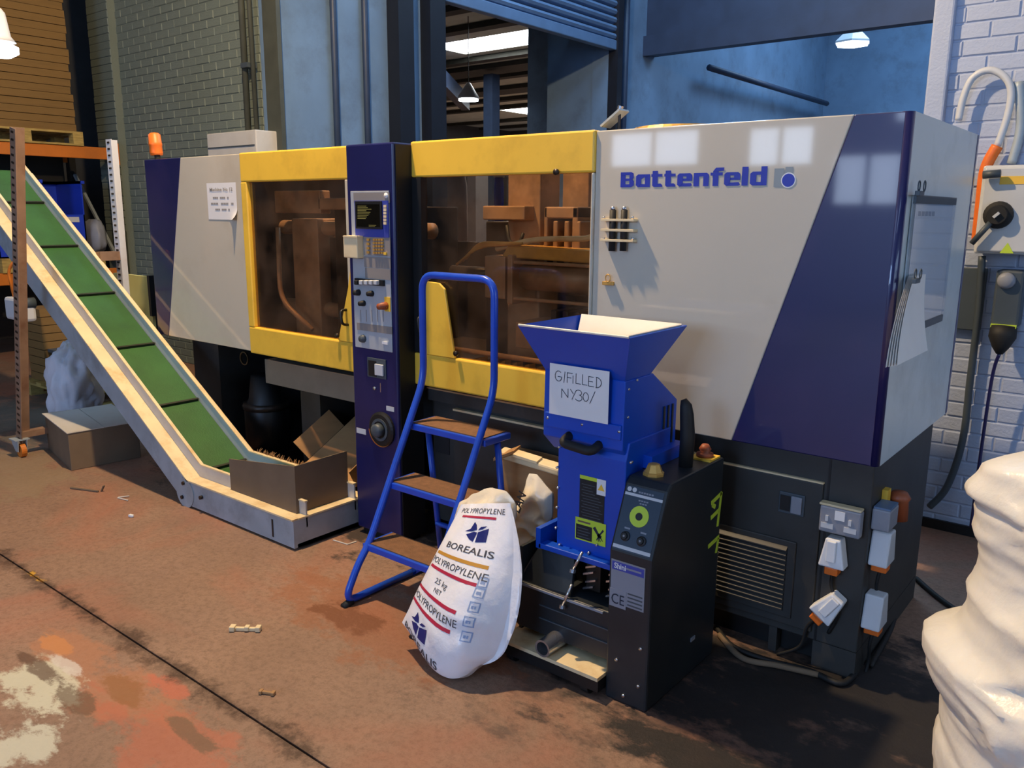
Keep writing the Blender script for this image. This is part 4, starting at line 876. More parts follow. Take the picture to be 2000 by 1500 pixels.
# ================================================================== THE CONVEYOR
YF, YN = 2.24, 2.70                     # outer front face, outer rear face
KX = -4.10                              # knee
EX = -3.125                             # lower end
SL = 0.622; TX = -6.86                  # slope (rise per metre to the left) and top end
cs = math.cos(math.atan(SL))
cv = thing('belt_conveyor', 'inclined swan-neck conveyor with green belt and dusty cream side flanges', 'conveyor', (-4.1, 2.5, 0))
def line(h):                            # polyline (x, z) of the conveyor at height h above its underside
    dx = h * math.tan(math.atan(SL) / 2)
    return [(EX, h), (KX + dx, h), (TX + dx * 0, h + (KX + dx - TX) * SL)]
def offs(h):                            # same, properly offset square to the slope
    kx = KX + h * math.tan(math.atan(SL) / 2)
    tx = TX + h * math.sin(math.atan(SL))
    return [(EX, h), (kx, h), (tx, h + (kx - tx) * SL)]
def strip(h0, h1, y0, y1, m, name, par=cv, bevel=0.0, x_end=None):
    a, b_ = offs(h0), offs(h1)
    poly = [(p[0], y0, p[1]) for p in a] + [(p[0], y0, p[1]) for p in reversed(b_)]
    n = len(poly); b = MB()
    # two convex halves so the bend stays planar
    b.prism([poly[0], poly[1], poly[4], poly[5]], (0, y1 - y0, 0)); b.prism([poly[1], poly[2], poly[3], poly[4]], (0, y1 - y0, 0))
    return b.build(name, m, par, bevel=bevel)
strip(0.012, 0.15, YF, YF + 0.02, 'galv', 'side_channel'); strip(0.012, 0.15, YN - 0.02, YN, 'galv', 'side_channel')
strip(0.012, 0.03, YF + 0.02, YN - 0.02, 'galv', 'under_tray')
strip(0.15, 0.158, YF - 0.006, YF + 0.075, 'cream', 'flange'); strip(0.15, 0.158, YN - 0.075, YN + 0.006, 'cream', 'flange')
strip(0.10, 0.225, YF + 0.075, YF + 0.083, 'skirt', 'skirt'); strip(0.10, 0.235, YN - 0.083, YN - 0.075, 'skirt', 'skirt')
strip(0.225, 0.232, YF + 0.07, YF + 0.088, 'cream', 'skirt_lip'); strip(0.235, 0.242, YN - 0.088, YN - 0.066, 'cream', 'skirt_lip')
HB = 0.165
EX -= 0.09; bl = strip(HB - 0.012, HB, YF + 0.085, YN - 0.085, 'belt', 'belt'); EX += 0.09
a_, b_ = offs(HB)[1], offs(HB)[2]; run = Vector((b_[0] - a_[0], 0, b_[1] - a_[1])); L_ = run.length; run.normalize()
nrm = Vector((-run.z, 0, run.x)); nrm = -nrm if nrm.z < 0 else nrm
s_ = 0.02
while s_ < L_ - 0.02:
    p = Vector((a_[0], 0, a_[1])) + run * s_
    MB().obox((p.x + nrm.x * 0.008, (YF + YN) / 2, p.z + nrm.z * 0.008), run, UY, nrm, 0.012, YN - YF - 0.18, 0.018).build('cleat', 'cleat', cv); s_ += 0.55
# end face, end flange, head drum, knee plate, bolts, drive cover
B(EX - 0.02, EX, YF + 0.02, YN - 0.02, 0.012, 0.15).build('end_plate', 'galv', cv); B(EX - 0.08, EX + 0.006, YF + 0.03, YN + 0.006, 0.151, 0.159).build('flange', 'cream', cv)
B(EX - 0.088, EX - 0.08, YF + 0.083, YN - 0.083, 0.1, 0.20).build('skirt', 'skirt', cv)
hp = offs(0.1)[2]; MB().cyl((hp[0] - 0.01, YF + 0.09, hp[1]), (hp[0] - 0.01, YN - 0.09, hp[1]), 0.066, n=20).build('head_drum', 'belt', cv, smooth=True)
kc = AY(362, 955, YF)
MB().cyl((kc.x, YF - 0.006, kc.z - 0.02), (kc.x, YF + 0.001, kc.z - 0.02), 0.085, n=28).build('knee_plate', 'galv', cv)
for (px, py) in ((361, 943), (359, 970), (395, 971)):
    a = AY(px, py, YF); MB().cyl((a.x, YF - 0.016, a.z), (a.x, YF, a.z), 0.011, n=6).build('bolt', 'dark_steel', cv)
a = AY(533, 1035, YF); B(a.x - 0.006, a.x + 0.006, YF - 0.002, YF + 0.001, 0.03, 0.12).build('slot', 'black', cv)
a = AY(60, 590, YF); dc = B(a.x - 0.2, a.x + 0.08, YF - 0.09, YF + 0.001, a.z - 0.12, a.z + 0.03).build('drive_cover', 'grey_light', cv, bevel=0.02)
MB().cyl((a.x + 0.06, YF - 0.1, a.z), (a.x + 0.06, YF - 0.001, a.z), 0.035, n=16).build('drive_hub', 'slate', dc, smooth=True)
MB().tube(fillet([(a.x - 0.12, YF - 0.05, a.z + 0.02), (a.x - 0.1, YF - 0.08, a.z + 0.22), (a.x - 0.02, YF - 0.02, a.z + 0.3)], 0.08), 0.01, 8).build('drive_cable', 'orange', dc, smooth=True)
# worn brush strip at the rear of the lower bend
bsx0, bsx1 = -4.02, -3.55; br_ = MB(); random.seed(3)
for k in range(110):
    x = random.uniform(bsx0, bsx1); a = random.uniform(-0.6, 0.6); br_.cyl((x, YN - 0.06 + random.uniform(-.015, .02), 0.215), (x + 0.02 * a, YN - 0.05 + random.uniform(-.03, .03), 0.25), 0.0022, 0.001, 4)
bo = br_.build('brush_bristles', 'card', cv); bo['kind'] = 'stuff'
# supporting leg frame on castors
def slotted_post(name, m, p0, p1, w, par, ndots, faces):
    p0, p1 = Vector(p0), Vector(p1); ax = (p1 - p0).normalized(); u = Vector((1, 0, 0)); u = (u - ax * u.dot(ax)).normalized(); v = ax.cross(u)
    b = MB(); c = (p0 + p1) / 2; Ln = (p1 - p0).length
    b.obox(c, u, v, ax, w, 0.006, Ln); b.obox(c + v * 0.0 + u * (-w / 2 + 0.003) + v * (w / 2), u, v, ax, 0.006, w, Ln)
    po = b.build(name, m, par)
    d = MB()
    for k in range(ndots):
        q = p0 + ax * (Ln * (k + 0.5) / ndots)
        d.obox(q - Vector((0, 0.0045, 0)), u, (0, 1, 0), ax, w * 0.4, 0.004, 0.012)
    for k in range(ndots):
        q = p0 + ax * (Ln * (k + 0.5) / ndots) + u * (-w / 2) + v * (w * 0.5)
    dd = d.build('slot_holes', 'dark_steel', po); dd['kind'] = 'stuff'
    return po
f0 = Vector((-5.78, 2.05, 0.10)); f1 = AY(25, 250, 2.05)
slotted_post('leg_post', 'post', f0, f1, 0.075, cv, 46, 1)
r0 = Vector((-5.83, 2.83, 0.10)); r1 = AY(212, 272, 2.83)
slotted_post('leg_post', 'post_white', r0, r1, 0.075, cv, 46, 1)
q0 = r0.lerp(r1, 0.6); B(q0.x - 0.03, q0.x + 0.03, 2.69, 2.83, q0.z - 0.03, q0.z + 0.03).build('leg_bracket', 'post', cv)
def castor(x, y):
    w = MB().ring((x + 0.02, y - 0.016, 0.045), UY, 0.012, 0.045, 0.032, 20).build('castor_wheel', 'orange', cv)
    MB().prism([(x - 0.05, y - 0.03, 0.115), (x + 0.05, y - 0.03, 0.115), (x + 0.035, y - 0.03, 0.04), (x + 0.0, y - 0.03, 0.04), (x - 0.045, y - 0.03, 0.085)], (0, 0.006, 0)).build('castor_fork', 'galv', w)
    MB().prism([(x - 0.05, y + 0.024, 0.115), (x + 0.05, y + 0.024, 0.115), (x + 0.035, y + 0.024, 0.04), (x + 0.0, y + 0.024, 0.04), (x - 0.045, y + 0.024, 0.085)], (0, 0.006, 0)).build('castor_fork', 'galv', w)
    B(x - 0.05, x + 0.05, y - 0.045, y + 0.045, 0.115, 0.122).build('castor_plate', 'galv', w)
castor(-5.78, 2.05); castor(-5.83, 2.83)
MB().obox((-5.8, 2.44, 0.14), UX, UY, UZ, 0.06, 0.78, 0.04).build('foot_rail', 'post', cv)

# cardboard around the conveyor's lower end
gA, gB, gC = AY(449, 895, 2.345), AY(602, 990, 2.345), AX(600, 990, EX - 0.09)
gx0, gx1 = AY(450, 940, 2.298).x, EX - 0.05; gy0, gy1 = 2.298, 2.50; gz0, gz1 = 0.160, 0.40
cg = thing('cardboard_guard', 'dark bent cardboard guard standing on the lower end of the conveyor', 'cardboard', ((gx0 + gx1) / 2, 2.5, gz0))
zl, zr = AY(449, 897, gy0).z, AY(584, 914, gy0).z; zk = AX(688, 878, gx1).z
MB().prism([(gx0, gy0, gz0), (gx1, gy0, gz0), (gx1, gy0, zr), (gx0, gy0, zl)], (0, 0.006, 0)).build('front_flap', 'card_dark', cg)
MB().prism([(gx1, gy0 + 0.006, gz0), (gx1, gy1 + 0.12, gz0), (gx1, gy1 + 0.12, min(zk, zr + 0.14)), (gx1, gy0 + 0.006, zr)], (-0.006, 0, 0)).build('end_flap', 'card_dark', cg)
cx = thing('open_carton', 'open brown carton with raised flaps tipped under the machine beside the conveyor', 'box', (-3.3, 3.0, 0.13))
e = Vector((0.03, -0.82, -0.42)).normalized()
tray_c = Vector((-3.47, 2.93, 0.29)); u_ = Vector((1, 0.05, 0.0)).normalized(); n_ = u_.cross(e).normalized(); n_ = n_ if n_.z > 0 else -n_
MB().obox(tray_c, u_, e, n_, 0.46, 0.5, 0.006).build('floor_flap', 'card', cx)
MB().obox(tray_c - u_ * 0.26 + n_ * 0.05 + Vector((-0.02, 0, 0)), (u_ * 0.5 + n_ * -0.8), e, (u_ * 0.8 + n_ * 0.5), 0.13, 0.3, 0.005).build('side_flap', 'card', cx)
MB().obox(tray_c + u_ * 0.23 + n_ * 0.05, n_, e, u_, 0.1, 0.5, 0.005).build('side_flap', 'card', cx)
MB().obox(tray_c - n_ * 0.12, u_, e, n_, 0.44, 0.42, 0.2).build('body', 'card_dark', cx)

# ================================================================== STEP LADDER
LX0, LX1 = -2.50, -2.10
ld_ = thing('step_ladder', 'blue tubular step ladder with three brown treads and a handrail', 'ladder', ((LX0 + LX1) / 2, 2.3, 0))
tz = [0.235, 0.47, 0.70]; ty = [2.145, 2.285, 2.42]
RT = 0.0155
bendz, bendy = 0.885, 2.50; topz = 1.335
def rail(x):
    return [(x, 2.42, 0.018), (x, 2.02, 0.018), (x, 2.10, 0.16), (x, ty[0] + 0.02, tz[0]), (x, bendy, bendz), (x, bendy, topz)]
L1, L2 = rail(LX0), rail(LX1)
path = fillet(L1 + list(reversed(L2)), 0.07, 6)
MB().tube(path, RT, 10).build('frame', 'ladder', ld_, smooth=True)
for x in (LX0, LX1):
    MB().tube([(x, 2.60, 0.016), (x, ty[2] + 0.1, tz[2] - 0.02)], RT * 0.9, 10).build('rear_strut', 'ladder', ld_, smooth=True)
    MB().tube([(x, 2.40, 0.018), (x, 2.62, 0.018)], RT, 10).build('foot_rail', 'ladder', ld_, smooth=True)
    MB().cyl((x, 2.015, 0.0), (x, 2.06, 0.012), 0.017, n=10).build('rubber_foot', 'rubber', ld_, smooth=True)
for z, y in zip(tz, ty):
    t = B(LX0 - 0.02, LX1 + 0.02, y, y + 0.165, z - 0.028, z).build('tread', 'ladder', ld_, bevel=0.004)
    B(LX0 + 0.0, LX1 + 0.0, y + 0.012, y + 0.155, z, z + 0.004).build('tread_mat', 'tread', t)
MB().tube([(LX0, 2.57, 0.2), (LX1, 2.57, 0.2)], RT * 0.8, 8).build('rear_brace', 'ladder', ld_, smooth=True)

# ================================================================== GRANULATOR
gr = thing('granulator', 'blue granulator with flared hopper and dark slate control cabinet', 'machine', (-1.45, 2.4, 0))
GX0, GX1 = -1.325, -1.168
cab = MB().prism([(GX0, 2.16, 0.0), (GX0, 2.16, 0.53), (GX0, 2.245, 0.735), (GX0, 2.27, 0.755), (GX0, 2.655, 0.755), (GX0, 2.655, 0.0)], (GX1 - GX0, 0, 0)).build('control_cabinet', 'gran_dark', gr, bevel=0.008)
pu = Vector(UX); pv = Vector((0, 0.085, 0.205)).normalized(); pnm = pu.cross(pv)      # panel axes; pnm points out of the panel
P0 = Vector((GX0, 2.16, 0.53)); PL = Vector((0, 0.085, 0.205)).length; PW = GX1 - GX0
def pp(u, v, l=0.0): return P0 + pu * (PW * u) + pv * (PL * v) + pnm * l
def pquad(u0, v0, u1, v1, m, name, l=0.0015):
    return MB().prism([pp(u0, v0), pp(u1, v0), pp(u1, v1), pp(u0, v1)], pnm * l).build(name, m, cab)
pquad(0.06, 0.03, 0.93, 0.97, 'gran_panel', 'panel_plate', 0.001)
pquad(0.06, 0.05, 0.93, 0.10, 'grey_light', 'panel_strip', 0.0016); pquad(0.06, 0.83, 0.93, 0.87, 'grey_light', 'panel_strip', 0.0016)
for u in (0.14, 0.26): MB().ring(pp(u, 0.92, 0.001), pnm, 0, 0.0078, 0.001, 16).build('emblem', 'grey_light', cab)
for k in range(6): pquad(0.36 + k * 0.06, 0.89, 0.405 + k * 0.06, 0.915, 'grey', 'print_line', 0.0013)
for k in range(4): pquad(0.4 + k * 0.06, 0.775, 0.445 + k * 0.06, 0.795, 'grey', 'print_line', 0.0013)
for k in range(3): pquad(0.44 + k * 0.06, 0.735, 0.485 + k * 0.06, 0.755, 'grey', 'print_line', 0.0013)
MB().ring(pp(0.5, 0.56, 0.001), pnm, 0.012, 0.034, 0.002, 32).build('lime_ring', 'lime', cab)
MB().lathe([(0.0125, 0.001), (0.0125, 0.004)], pp(0.5, 0.56), pnm, 20).build('stop_button_hole', 'black', cab)
for u, v, t in ((0.3, 0.24, 'START'), (0.68, 0.23, 'STOP')):
    MB().lathe([(0.016, 0.001), (0.016, 0.006), (0.011, 0.008), (0.01, 0.014)], pp(u, v), pnm, 18).build('push_button', 'black', cab, smooth=False)
    MB().lathe([(0.004, 0.014), (0.003, 0.016)], pp(u, v), pnm, 10).build('button_pip', 'grey', cab)
    pquad(u - 0.07, v + 0.105, u + 0.06, v + 0.13, 'grey', 'print_line', 0.0013)
# rating plate and CE mark
GF = 2.16
x0, x1, z0, z1 = -1.315, -1.19, 0.35, 0.50
rp = B(x0, x1, GF - 0.002, GF, z0, z1).build('rating_plate', 'grey', cab); B(x0 + 0.004, x1 - 0.004, GF - 0.0028, GF - 0.001, z1 - 0.033, z1 - 0.005).build('plate_header', 'panel_blue', cab)
lettering('Shini', 0.026, (x0 + 0.012, GF - 0.0028, z1 - 0.027), UX, UZ, 'white', cab, 'plate_lettering', 0.0006, sx=0.9)
B(x0 + 0.056, x0 + 0.112, GF - 0.0032, GF - 0.0026, z1 - 0.022, z1 - 0.016).build('plate_line', 'grey', cab)
for k in range(4): B(x0 + 0.065, x1 - 0.006, GF - 0.0026, GF - 0.001, z0 + 0.006 + k * 0.013, z0 + 0.011 + k * 0.013).build('plate_line', 'slate', cab)
B(x0 - 0.002, x0 + 0.06, GF - 0.0032, GF - 0.002, z0 - 0.012, z0 + 0.05).build('ce_label', 'grey', cab)
lettering('CE', 0.05, (x0 + 0.004, GF - 0.0034, z0 + 0.0), UX, UZ, 'ink', cab, 'ce_lettering', width=0.048)
for (px, py) in ((1252, 1267), (1205, 1288), (1247, 1340), (1218, 1358)):
    a = AY(px, py, GF); MB().cyl((a.x, GF - 0.006, a.z), (a.x, GF, a.z), 0.006, n=10).build('screw', 'chrome', cab, smooth=True)
a = AX(1352, 1247, GX1); MB().obox((GX1 + 0.002, a.y, a.z), UY, UZ, UX, 0.03, 0.014, 0.003).build('side_sticker', 'grey', cab)
# yellow-green tape letters on the side of the cabinet
def tape(pa, pb, w=0.016):
    a, b2 = AX(pa[0], pa[1], GX1), AX(pb[0], pb[1], GX1); d = b2 - a; v = Vector(UX).cross(d).normalized()
    MB().prism([a - v * w / 2, b2 - v * w / 2, b2 + v * w / 2, a + v * w / 2], (0.001, 0, 0)).build('tape_stroke', 'lime', cab)
for s in (((1409, 961), (1401, 1028)), ((1409, 963), (1389, 983)), ((1404, 996), (1388, 1012)), ((1391, 986), (1397, 990)), ((1403, 1050), (1398, 1080)), ((1404, 1048), (1383, 1068))): tape(*s)
# top of the cabinet: bronze cap, black grip lever, red knob on yellow plate
a = AZ(1290, 930, 0.755); MB().lathe([(0.036, 0), (0.036, 0.008), (0.03, 0.012), (0.02, 0.036), (0.014, 0.038)], (GX0 + 0.062, a.y, 0.755), n=8).build('bronze_cap', 'brass', cab)
lv = MB().tube([(GX0 + 0.10, 2.47, 0.755), (GX0 + 0.102, 2.47, 0.86), (GX0 + 0.095, 2.47, 0.935), (GX0 + 0.09, 2.47, 0.965), (GX0 + 0.08, 2.47, 0.985)], [0.024, 0.025, 0.023, 0.02, 0.01], 12)
lv.build('grip_lever', 'rubber', gr, smooth=True)
B(GX1 - 0.09, GX1 - 0.01, 2.56, 2.64, 0.755, 0.762).build('stop_plate', 'yellow', cab); MB().lathe([(0.03, 0.007), (0.03, 0.018), (0.014, 0.022), (0.022, 0.034), (0.012, 0.05)], (GX1 - 0.05, 2.6, 0.755), n=14).build('stop_knob', 'red_knob', cab, smooth=True)
# blue body
BX0, BX1, GBY = -1.60, GX0 - 0.003, 2.25
body = MB().prism([(BX0, GBY, 0.44), (BX0, GBY, 0.80), (BX0, GBY + 0.02, 0.86), (BX0, GBY + 0.3, 0.86), (BX0, GBY + 0.3, 0.44)], (BX1 - BX0, 0, 0)).build('chamber_front', 'gran_blue', gr, bevel=0.004)
BU0, BU1 = -1.655, -1.335
up = MB().prism([(BU0, 2.235, 0.87), (BU0, 2.24, 1.07), (BU0, 2.42, 1.07), (BU0, 2.6, 0.95), (BU0, 2.6, 0.78), (BU0, 2.3, 0.78), (BU0, 2.235, 0.84)], (BU1 - BU0, 0, 0)).build('upper_housing', 'gran_blue', gr, bevel=0.004)
B(BU0 + 0.012, BU1 - 0.004, 2.226, 2.24, 0.875, 0.925).build('front_lip', 'gran_blue', up, bevel=0.003)
B(BX1 - 0.03, BX1 + 0.035, 2.36, 2.6, 0.756, 0.8).build('side_skirt', 'gran_blue', up)
for k in range(3): B(BU1 + 0.0, BU1 + 0.004, 2.56 - k * 0.03, 2.57 - k * 0.03, 0.79, 0.94).build('rear_louvre', 'gran_dark', up)
# flared hopper: four plates, white liner on the rear inside face
HT = 1.228; hx0, hx1, hy0, hy1 = -1.70, -1.275, 2.15, 2.52; cx0, cx1, cy0, cy1 = -1.648, -1.345, 2.245, 2.40; HB0 = 1.065
def slab(p, q, name, m, t=0.005, par=None):
    a, b2, c_, d_ = [Vector(v) for v in (*p, *q)]; n = (b2 - a).cross(d_ - a).normalized() * t
    return MB().prism([a, b2, c_, d_], n).build(name, m, par or hop)
hop = MB().prism([(cx0, cy0, HB0), (cx1, cy0, HB0), (hx1, hy0, HT), (hx0, hy0, HT)], (0, 0.006, 0)).build('hopper', 'gran_blue', gr)
slab([(cx1, cy0, HB0), (cx1, cy1, HB0)], [(hx1, hy1, HT), (hx1, hy0, HT)], 'hopper_wall', 'gran_blue')
slab([(cx1, cy1, HB0), (cx0, cy1, HB0)], [(hx0, hy1, HT), (hx1, hy1, HT)], 'hopper_wall', 'gran_blue')
slab([(cx0, cy1, HB0), (cx0, cy0, HB0)], [(hx0, hy0, HT), (hx0, hy1, HT)], 'hopper_wall', 'gran_blue')
e_ = 0.009
slab([(cx0, cy1 - e_, HB0), (cx1 - e_, cy1 - e_, HB0)], [(hx1 - e_, hy1 - e_, HT + 0.002), (hx0 + 0.01, hy1 - e_, HT + 0.002)], 'hopper_liner', 'white_plate')
slab([(cx1 - e_, cy1 - e_, HB0), (cx1 - e_, cy0 + e_, HB0)], [(hx1 - e_, hy0 + e_, HT + 0.002), (hx1 - e_, hy1 - e_, HT + 0.002)], 'hopper_liner', 'white_plate')
MB().tube([(hx0, hy0, HT), (hx1, hy0, HT)], 0.004, 6).build('rim_wire', 'white_plate', hop)
# carrying handle under the lip
zc = 0.835; hz = MB().tube(fillet([(-1.545, 2.24, zc + 0.02), (-1.545, 2.19, zc + 0.005), (-1.425, 2.19, zc - 0.005), (-1.425, 2.24, zc + 0.01)], 0.03), 0.016, 10).build('handle', 'rubber', gr, smooth=True)
for (px, py) in ((1095, 872), (1235, 902), (1073, 815), (1140, 828), (1212, 842), (1091, 912), (1092, 952), (1090, 990), (1088, 1030), (1095, 1063), (1152, 1079), (1168, 1063)):
    a = AY(px, py, 2.235 if py < 850 else GBY); MB().cyl((a.x, a.y - 0.012, a.z), (a.x, a.y - 0.0, a.z), 0.0045, n=8).build('screw', 'chrome', body, smooth=True)
for (px, py) in ((1243, 742), (1227, 760), (1225, 815)):
    a = AX(px, py, BU1); MB().cyl((BU1, a.y, a.z), (BU1 + 0.005, a.y, a.z), 0.0045, n=8).build('screw', 'chrome', up, smooth=True)
# warning labels
x0, x1, z0, z1 = prect(1131, 932, 1182, 1022, GBY); YL = GBY - 0.0012
def lab(fx0, fz0, fx1, fz1, m, l=0.0):
    return MB().quad(*[(x0 + (x1 - x0) * fx, YL - l, z0 + (z1 - z0) * fz) for fx, fz in ((fx0, fz0), (fx1, fz0), (fx1, fz1), (fx0, fz1))]).build('warning_label', m, body)
lab(0.02, 0.0, 0.98, 1.0, 'vent_back'); lab(0.02, 0.92, 0.68, 1.0, 'lime', 0.0004); lab(0.68, 0.66, 1.02, 1.0, 'white', 0.0006)
cxm = x0 + (x1 - x0) * 0.85; zm = z0 + (z1 - z0) * 0.76; s = (x1 - x0) * 0.13
MB().quad((cxm - s, YL - 0.001, zm), (cxm + s, YL - 0.001, zm), (cxm, YL - 0.001, zm + s * 1.7)).build('warning_triangle', 'yellow', body)
for k in range(13): lab(0.1 + 0.05 * (k % 2), 0.06 + k * 0.062, (0.62 if k > 8 else 0.92) - 0.07 * (k % 3), 0.075 + k * 0.062, 'slate', 0.0006)
xw0, xw1, zw0, zw1 = prect(1124, 1016, 1184, 1060, GBY)
def lab2(a, b2, c_, d_, m, l, name='warning_label'): return MB().quad((xw0 + (xw1 - xw0) * a, YL - l, zw0 + (zw1 - zw0) * b2), (xw0 + (xw1 - xw0) * c_, YL - l, zw0 + (zw1 - zw0) * b2), (xw0 + (xw1 - xw0) * c_, YL - l, zw0 + (zw1 - zw0) * d_), (xw0 + (xw1 - xw0) * a, YL - l, zw0 + (zw1 - zw0) * d_)).build(name, m, body)
lab2(0, 0, 1, 1, 'lime', 0.0012); lab2(0.03, 0.06, 0.56, 0.7, 'vent_back', 0.0016)
for k in range(4): lab2(0.08, 0.14 + k * 0.13, 0.5 - 0.06 * (k % 2), 0.18 + k * 0.13, 'slate', 0.002)
lab2(0.08, 0.8, 0.5, 0.88, 'card_dark', 0.0016, 'label_print')
hxm, hzm = xw0 + (xw1 - xw0) * 0.78, zw0 + (zw1 - zw0) * 0.42
for (dx, dz, ex, ez, w) in ((-.02, .026, .0, .0, .012), (.018, .024, .002, .002, .007), (0, 0, -.008, -.018, .005), (0, 0, -.001, -.021, .004), (0, 0, .007, -.02, .004), (.002, .002, .016, -.016, .004), (-.004, .004, .01, -.004, .014)):
    a, b2 = Vector((hxm + dx, YL - 0.002, hzm + dz)), Vector((hxm + ex, YL - 0.002, hzm + ez)); d = (b2 - a); v = d.cross(Vector(UY)).normalized() * w / 2
    MB().quad(a - v, b2 - v * 0.7, b2 + v * 0.7, a + v).build('hand_symbol', 'ink', body)
# blue lower lip, dark cutting chamber, lower bin, base plate, outlet pipe
B(-1.655, BX1, 2.215, 2.26, 0.425, 0.445).build('lower_lip', 'gran_blue', gr, bevel=0.003); B(-1.665, -1.645, 2.215, 2.45, 0.425, 0.50).build('lip_side', 'gran_blue', gr)
CX0 = -1.725
MB().prism([(CX0, 2.20, 0.285), (CX0, 2.2, 0.30), (-1.67, 2.25, 0.425), (-1.52, 2.25, 0.425), (-1.50, 2.2, 0.30), (-1.50, 2.2, 0.285)], (0, 0.012, 0)).build('chute_plate', 'gran_dark', gr)
B(CX0, BX1, 2.33, 2.62, 0.10, 0.43).build('cutting_chamber', 'black', gr); B(CX0, CX0 + 0.012, 2.2, 2.6, 0.1, 0.42).build('chamber_side', 'gran_dark', gr)
for k, xk in enumerate((-1.455, -1.36)):
    bk = B(xk - 0.03, xk + 0.03, 2.27, 2.33, 0.30, 0.42).build('blade_block', 'dark_steel', gr, bevel=0.004)
    for j in range(4): MB().obox((xk - 0.012 + 0.01 * (j % 2), 2.265, 0.315 + j * 0.027), (1, 0, 0.4), UY, UZ, 0.045, 0.02, 0.007).build('blade', 'chrome', bk)
bn = B(CX0 + 0.004, BX1, 2.19, 2.33, 0.115, 0.29).build('granule_bin', 'gran_dark', gr, bevel=0.004)
B(CX0 + 0.02, BX1 - 0.03, 2.183, 2.19, 0.28, 0.287).build('bin_lip', 'grey', bn)
for z in (0.225, 0.175): B(CX0 + 0.1, BX1, 2.186, 2.19, z, z + 0.004).build('bin_rib', 'slate', bn)
for (xa, za, zb_) in ((-1.475, 0.41, 0.47), (-1.515, 0.265, 0.34)):
    MB().cyl((xa, 2.175, za), (xa + 0.02, 2.2, zb_), 0.0055, n=8).build('clamp_rod', 'chrome', gr, smooth=True); MB().lathe([(0.011, 0), (0.011, 0.012)], (xa, 2.175, za), (0, -0.3, -1), 8).build('clamp_nut', 'chrome', gr)
bp_ = B(-1.75, BX1, 2.115, 2.62, 0.072, 0.085).build('base_plate', 'cream', gr); B(-1.75, BX1, 2.12, 2.62, 0.03, 0.072).build('base_frame', 'black', gr)
MB().ring((-1.545, 2.10, 0.122), UY, 0.024, 0.031, 0.1, 24).build('outlet_pipe', 'chrome', gr); MB().cyl((-1.545, 2.15, 0.122), (-1.545, 2.16, 0.122), 0.024, n=18).build('outlet_bore', 'black', gr)
for xa in (-1.72, -1.40):
    MB().ring((xa, 2.15, 0.03), UX, 0.006, 0.03, 0.03, 16).build('castor_wheel', 'rubber', gr); MB().ring((xa, 2.55, 0.03), UX, 0.006, 0.03, 0.03, 16).build('castor_wheel', 'rubber', gr)
# handwritten sheet taped to the hopper
x0, x1, z0, z1 = prect(1077, 716, 1193, 817, 2.23)
nt2 = thing('handwritten_sheet', 'white handwritten sheet taped to the front of the blue hopper', 'notice', ((x0 + x1) / 2, 2.225, z0))
def fn(u, v): return Vector((x0 + (x1 - x0) * u, 2.2175 + 0.004 * (u - 0.5) ** 2, z0 + (z1 - z0) * v))
MB().grid(fn, 8, 8).build('sheet', 'paper', nt2, smooth=True)
def stroke(pts, w=0.0022):
    for a, b2 in zip(pts[:-1], pts[1:]):
        A, Bv = [Vector((x0 + (x1 - x0) * p[0], 2.2165, z0 + (z1 - z0) * p[1])) for p in (a, b2)]; d = Bv - A
        if d.length < 1e-6: continue
        v = d.cross(Vector(UY)).normalized() * w / 2; d = d.normalized() * w * 0.3; hand.quad(A - d - v, Bv + d - v, Bv + d + v, A - d + v)
def arc(cx, cy, rx, ry, a0, a1, n=10): return [(cx + rx * math.cos(math.radians(a0 + (a1 - a0) * i / n)), cy + ry * math.sin(math.radians(a0 + (a1 - a0) * i / n))) for i in range(n + 1)]
def hand_line(strokes):
    global hand
    for grp in strokes:
        hand = MB()
        for s in grp: stroke(s)
        hand.build('pen_letter', 'ink', nt2)
T, Bt = 0.86, 0.67
hand_line([[arc(.16, .77, .06, .1, 50, 350)], [[(.215, .76), (.15, .76)]] , [[(.27, .87), (.255, .66)]], [[(.31, .67), (.31, .86), (.40, .86)], [(.31, .77), (.38, .77)]], [[(.41, .67), (.41, .82)]],
           [[(.46, .87), (.46, .68), (.54, .68)]], [[(.57, .87), (.57, .68), (.65, .68)]], [[(.75, .85), (.67, .85), (.67, .67), (.76, .67)], [(.67, .76), (.74, .76)]], [[(.80, .86), (.80, .66)], arc(.79, .76, .09, .1, 90, -90)],
           [[(.22, .36), (.22, .53), (.33, .38), (.33, .55)]], [[(.37, .55), (.42, .47)], [(.47, .55), (.40, .36)]], [arc(.51, .51, .05, .05, 150, -60), arc(.51, .41, .06, .06, 80, -150)], [arc(.63, .45, .045, .085, 0, 360)], [[(.78, .58), (.70, .34)]]])
# ================================================================== SACKS AND CARTON BEHIND THE GRANULATOR
BL, BR_ = Vector((-2.083, 1.95, 0.10)), Vector((-1.672, 1.955, 0.015))
TL, TR_ = Vector((-2.00, 2.19, 0.515)), Vector((-1.745, 2.17, 0.585))
fnorm = Vector((-0.02, -0.93, 0.36)).normalized()
def bag_base(u, v):
    p = BL.lerp(BR_, u).lerp(TL.lerp(TR_, u), v)
    p += Vector((0.055, 0.0, 0.01)) * (max(u, 0) ** 2.5) * math.sin(math.pi * min(1, v * 1.02)) ** 0.9     # right side swells outwards
    sag = (1 - v) ** 4 * math.sin(math.pi * min(1, max(0, u)) ** 1.3) ** 1.2
    cr = max(0, u - 0.72) / 0.28 * max(0, 0.22 - v) / 0.22
    return p + Vector((0.0, -0.05, -0.035)) * sag + Vector((-0.035, 0.0, 0.05)) * cr * cr
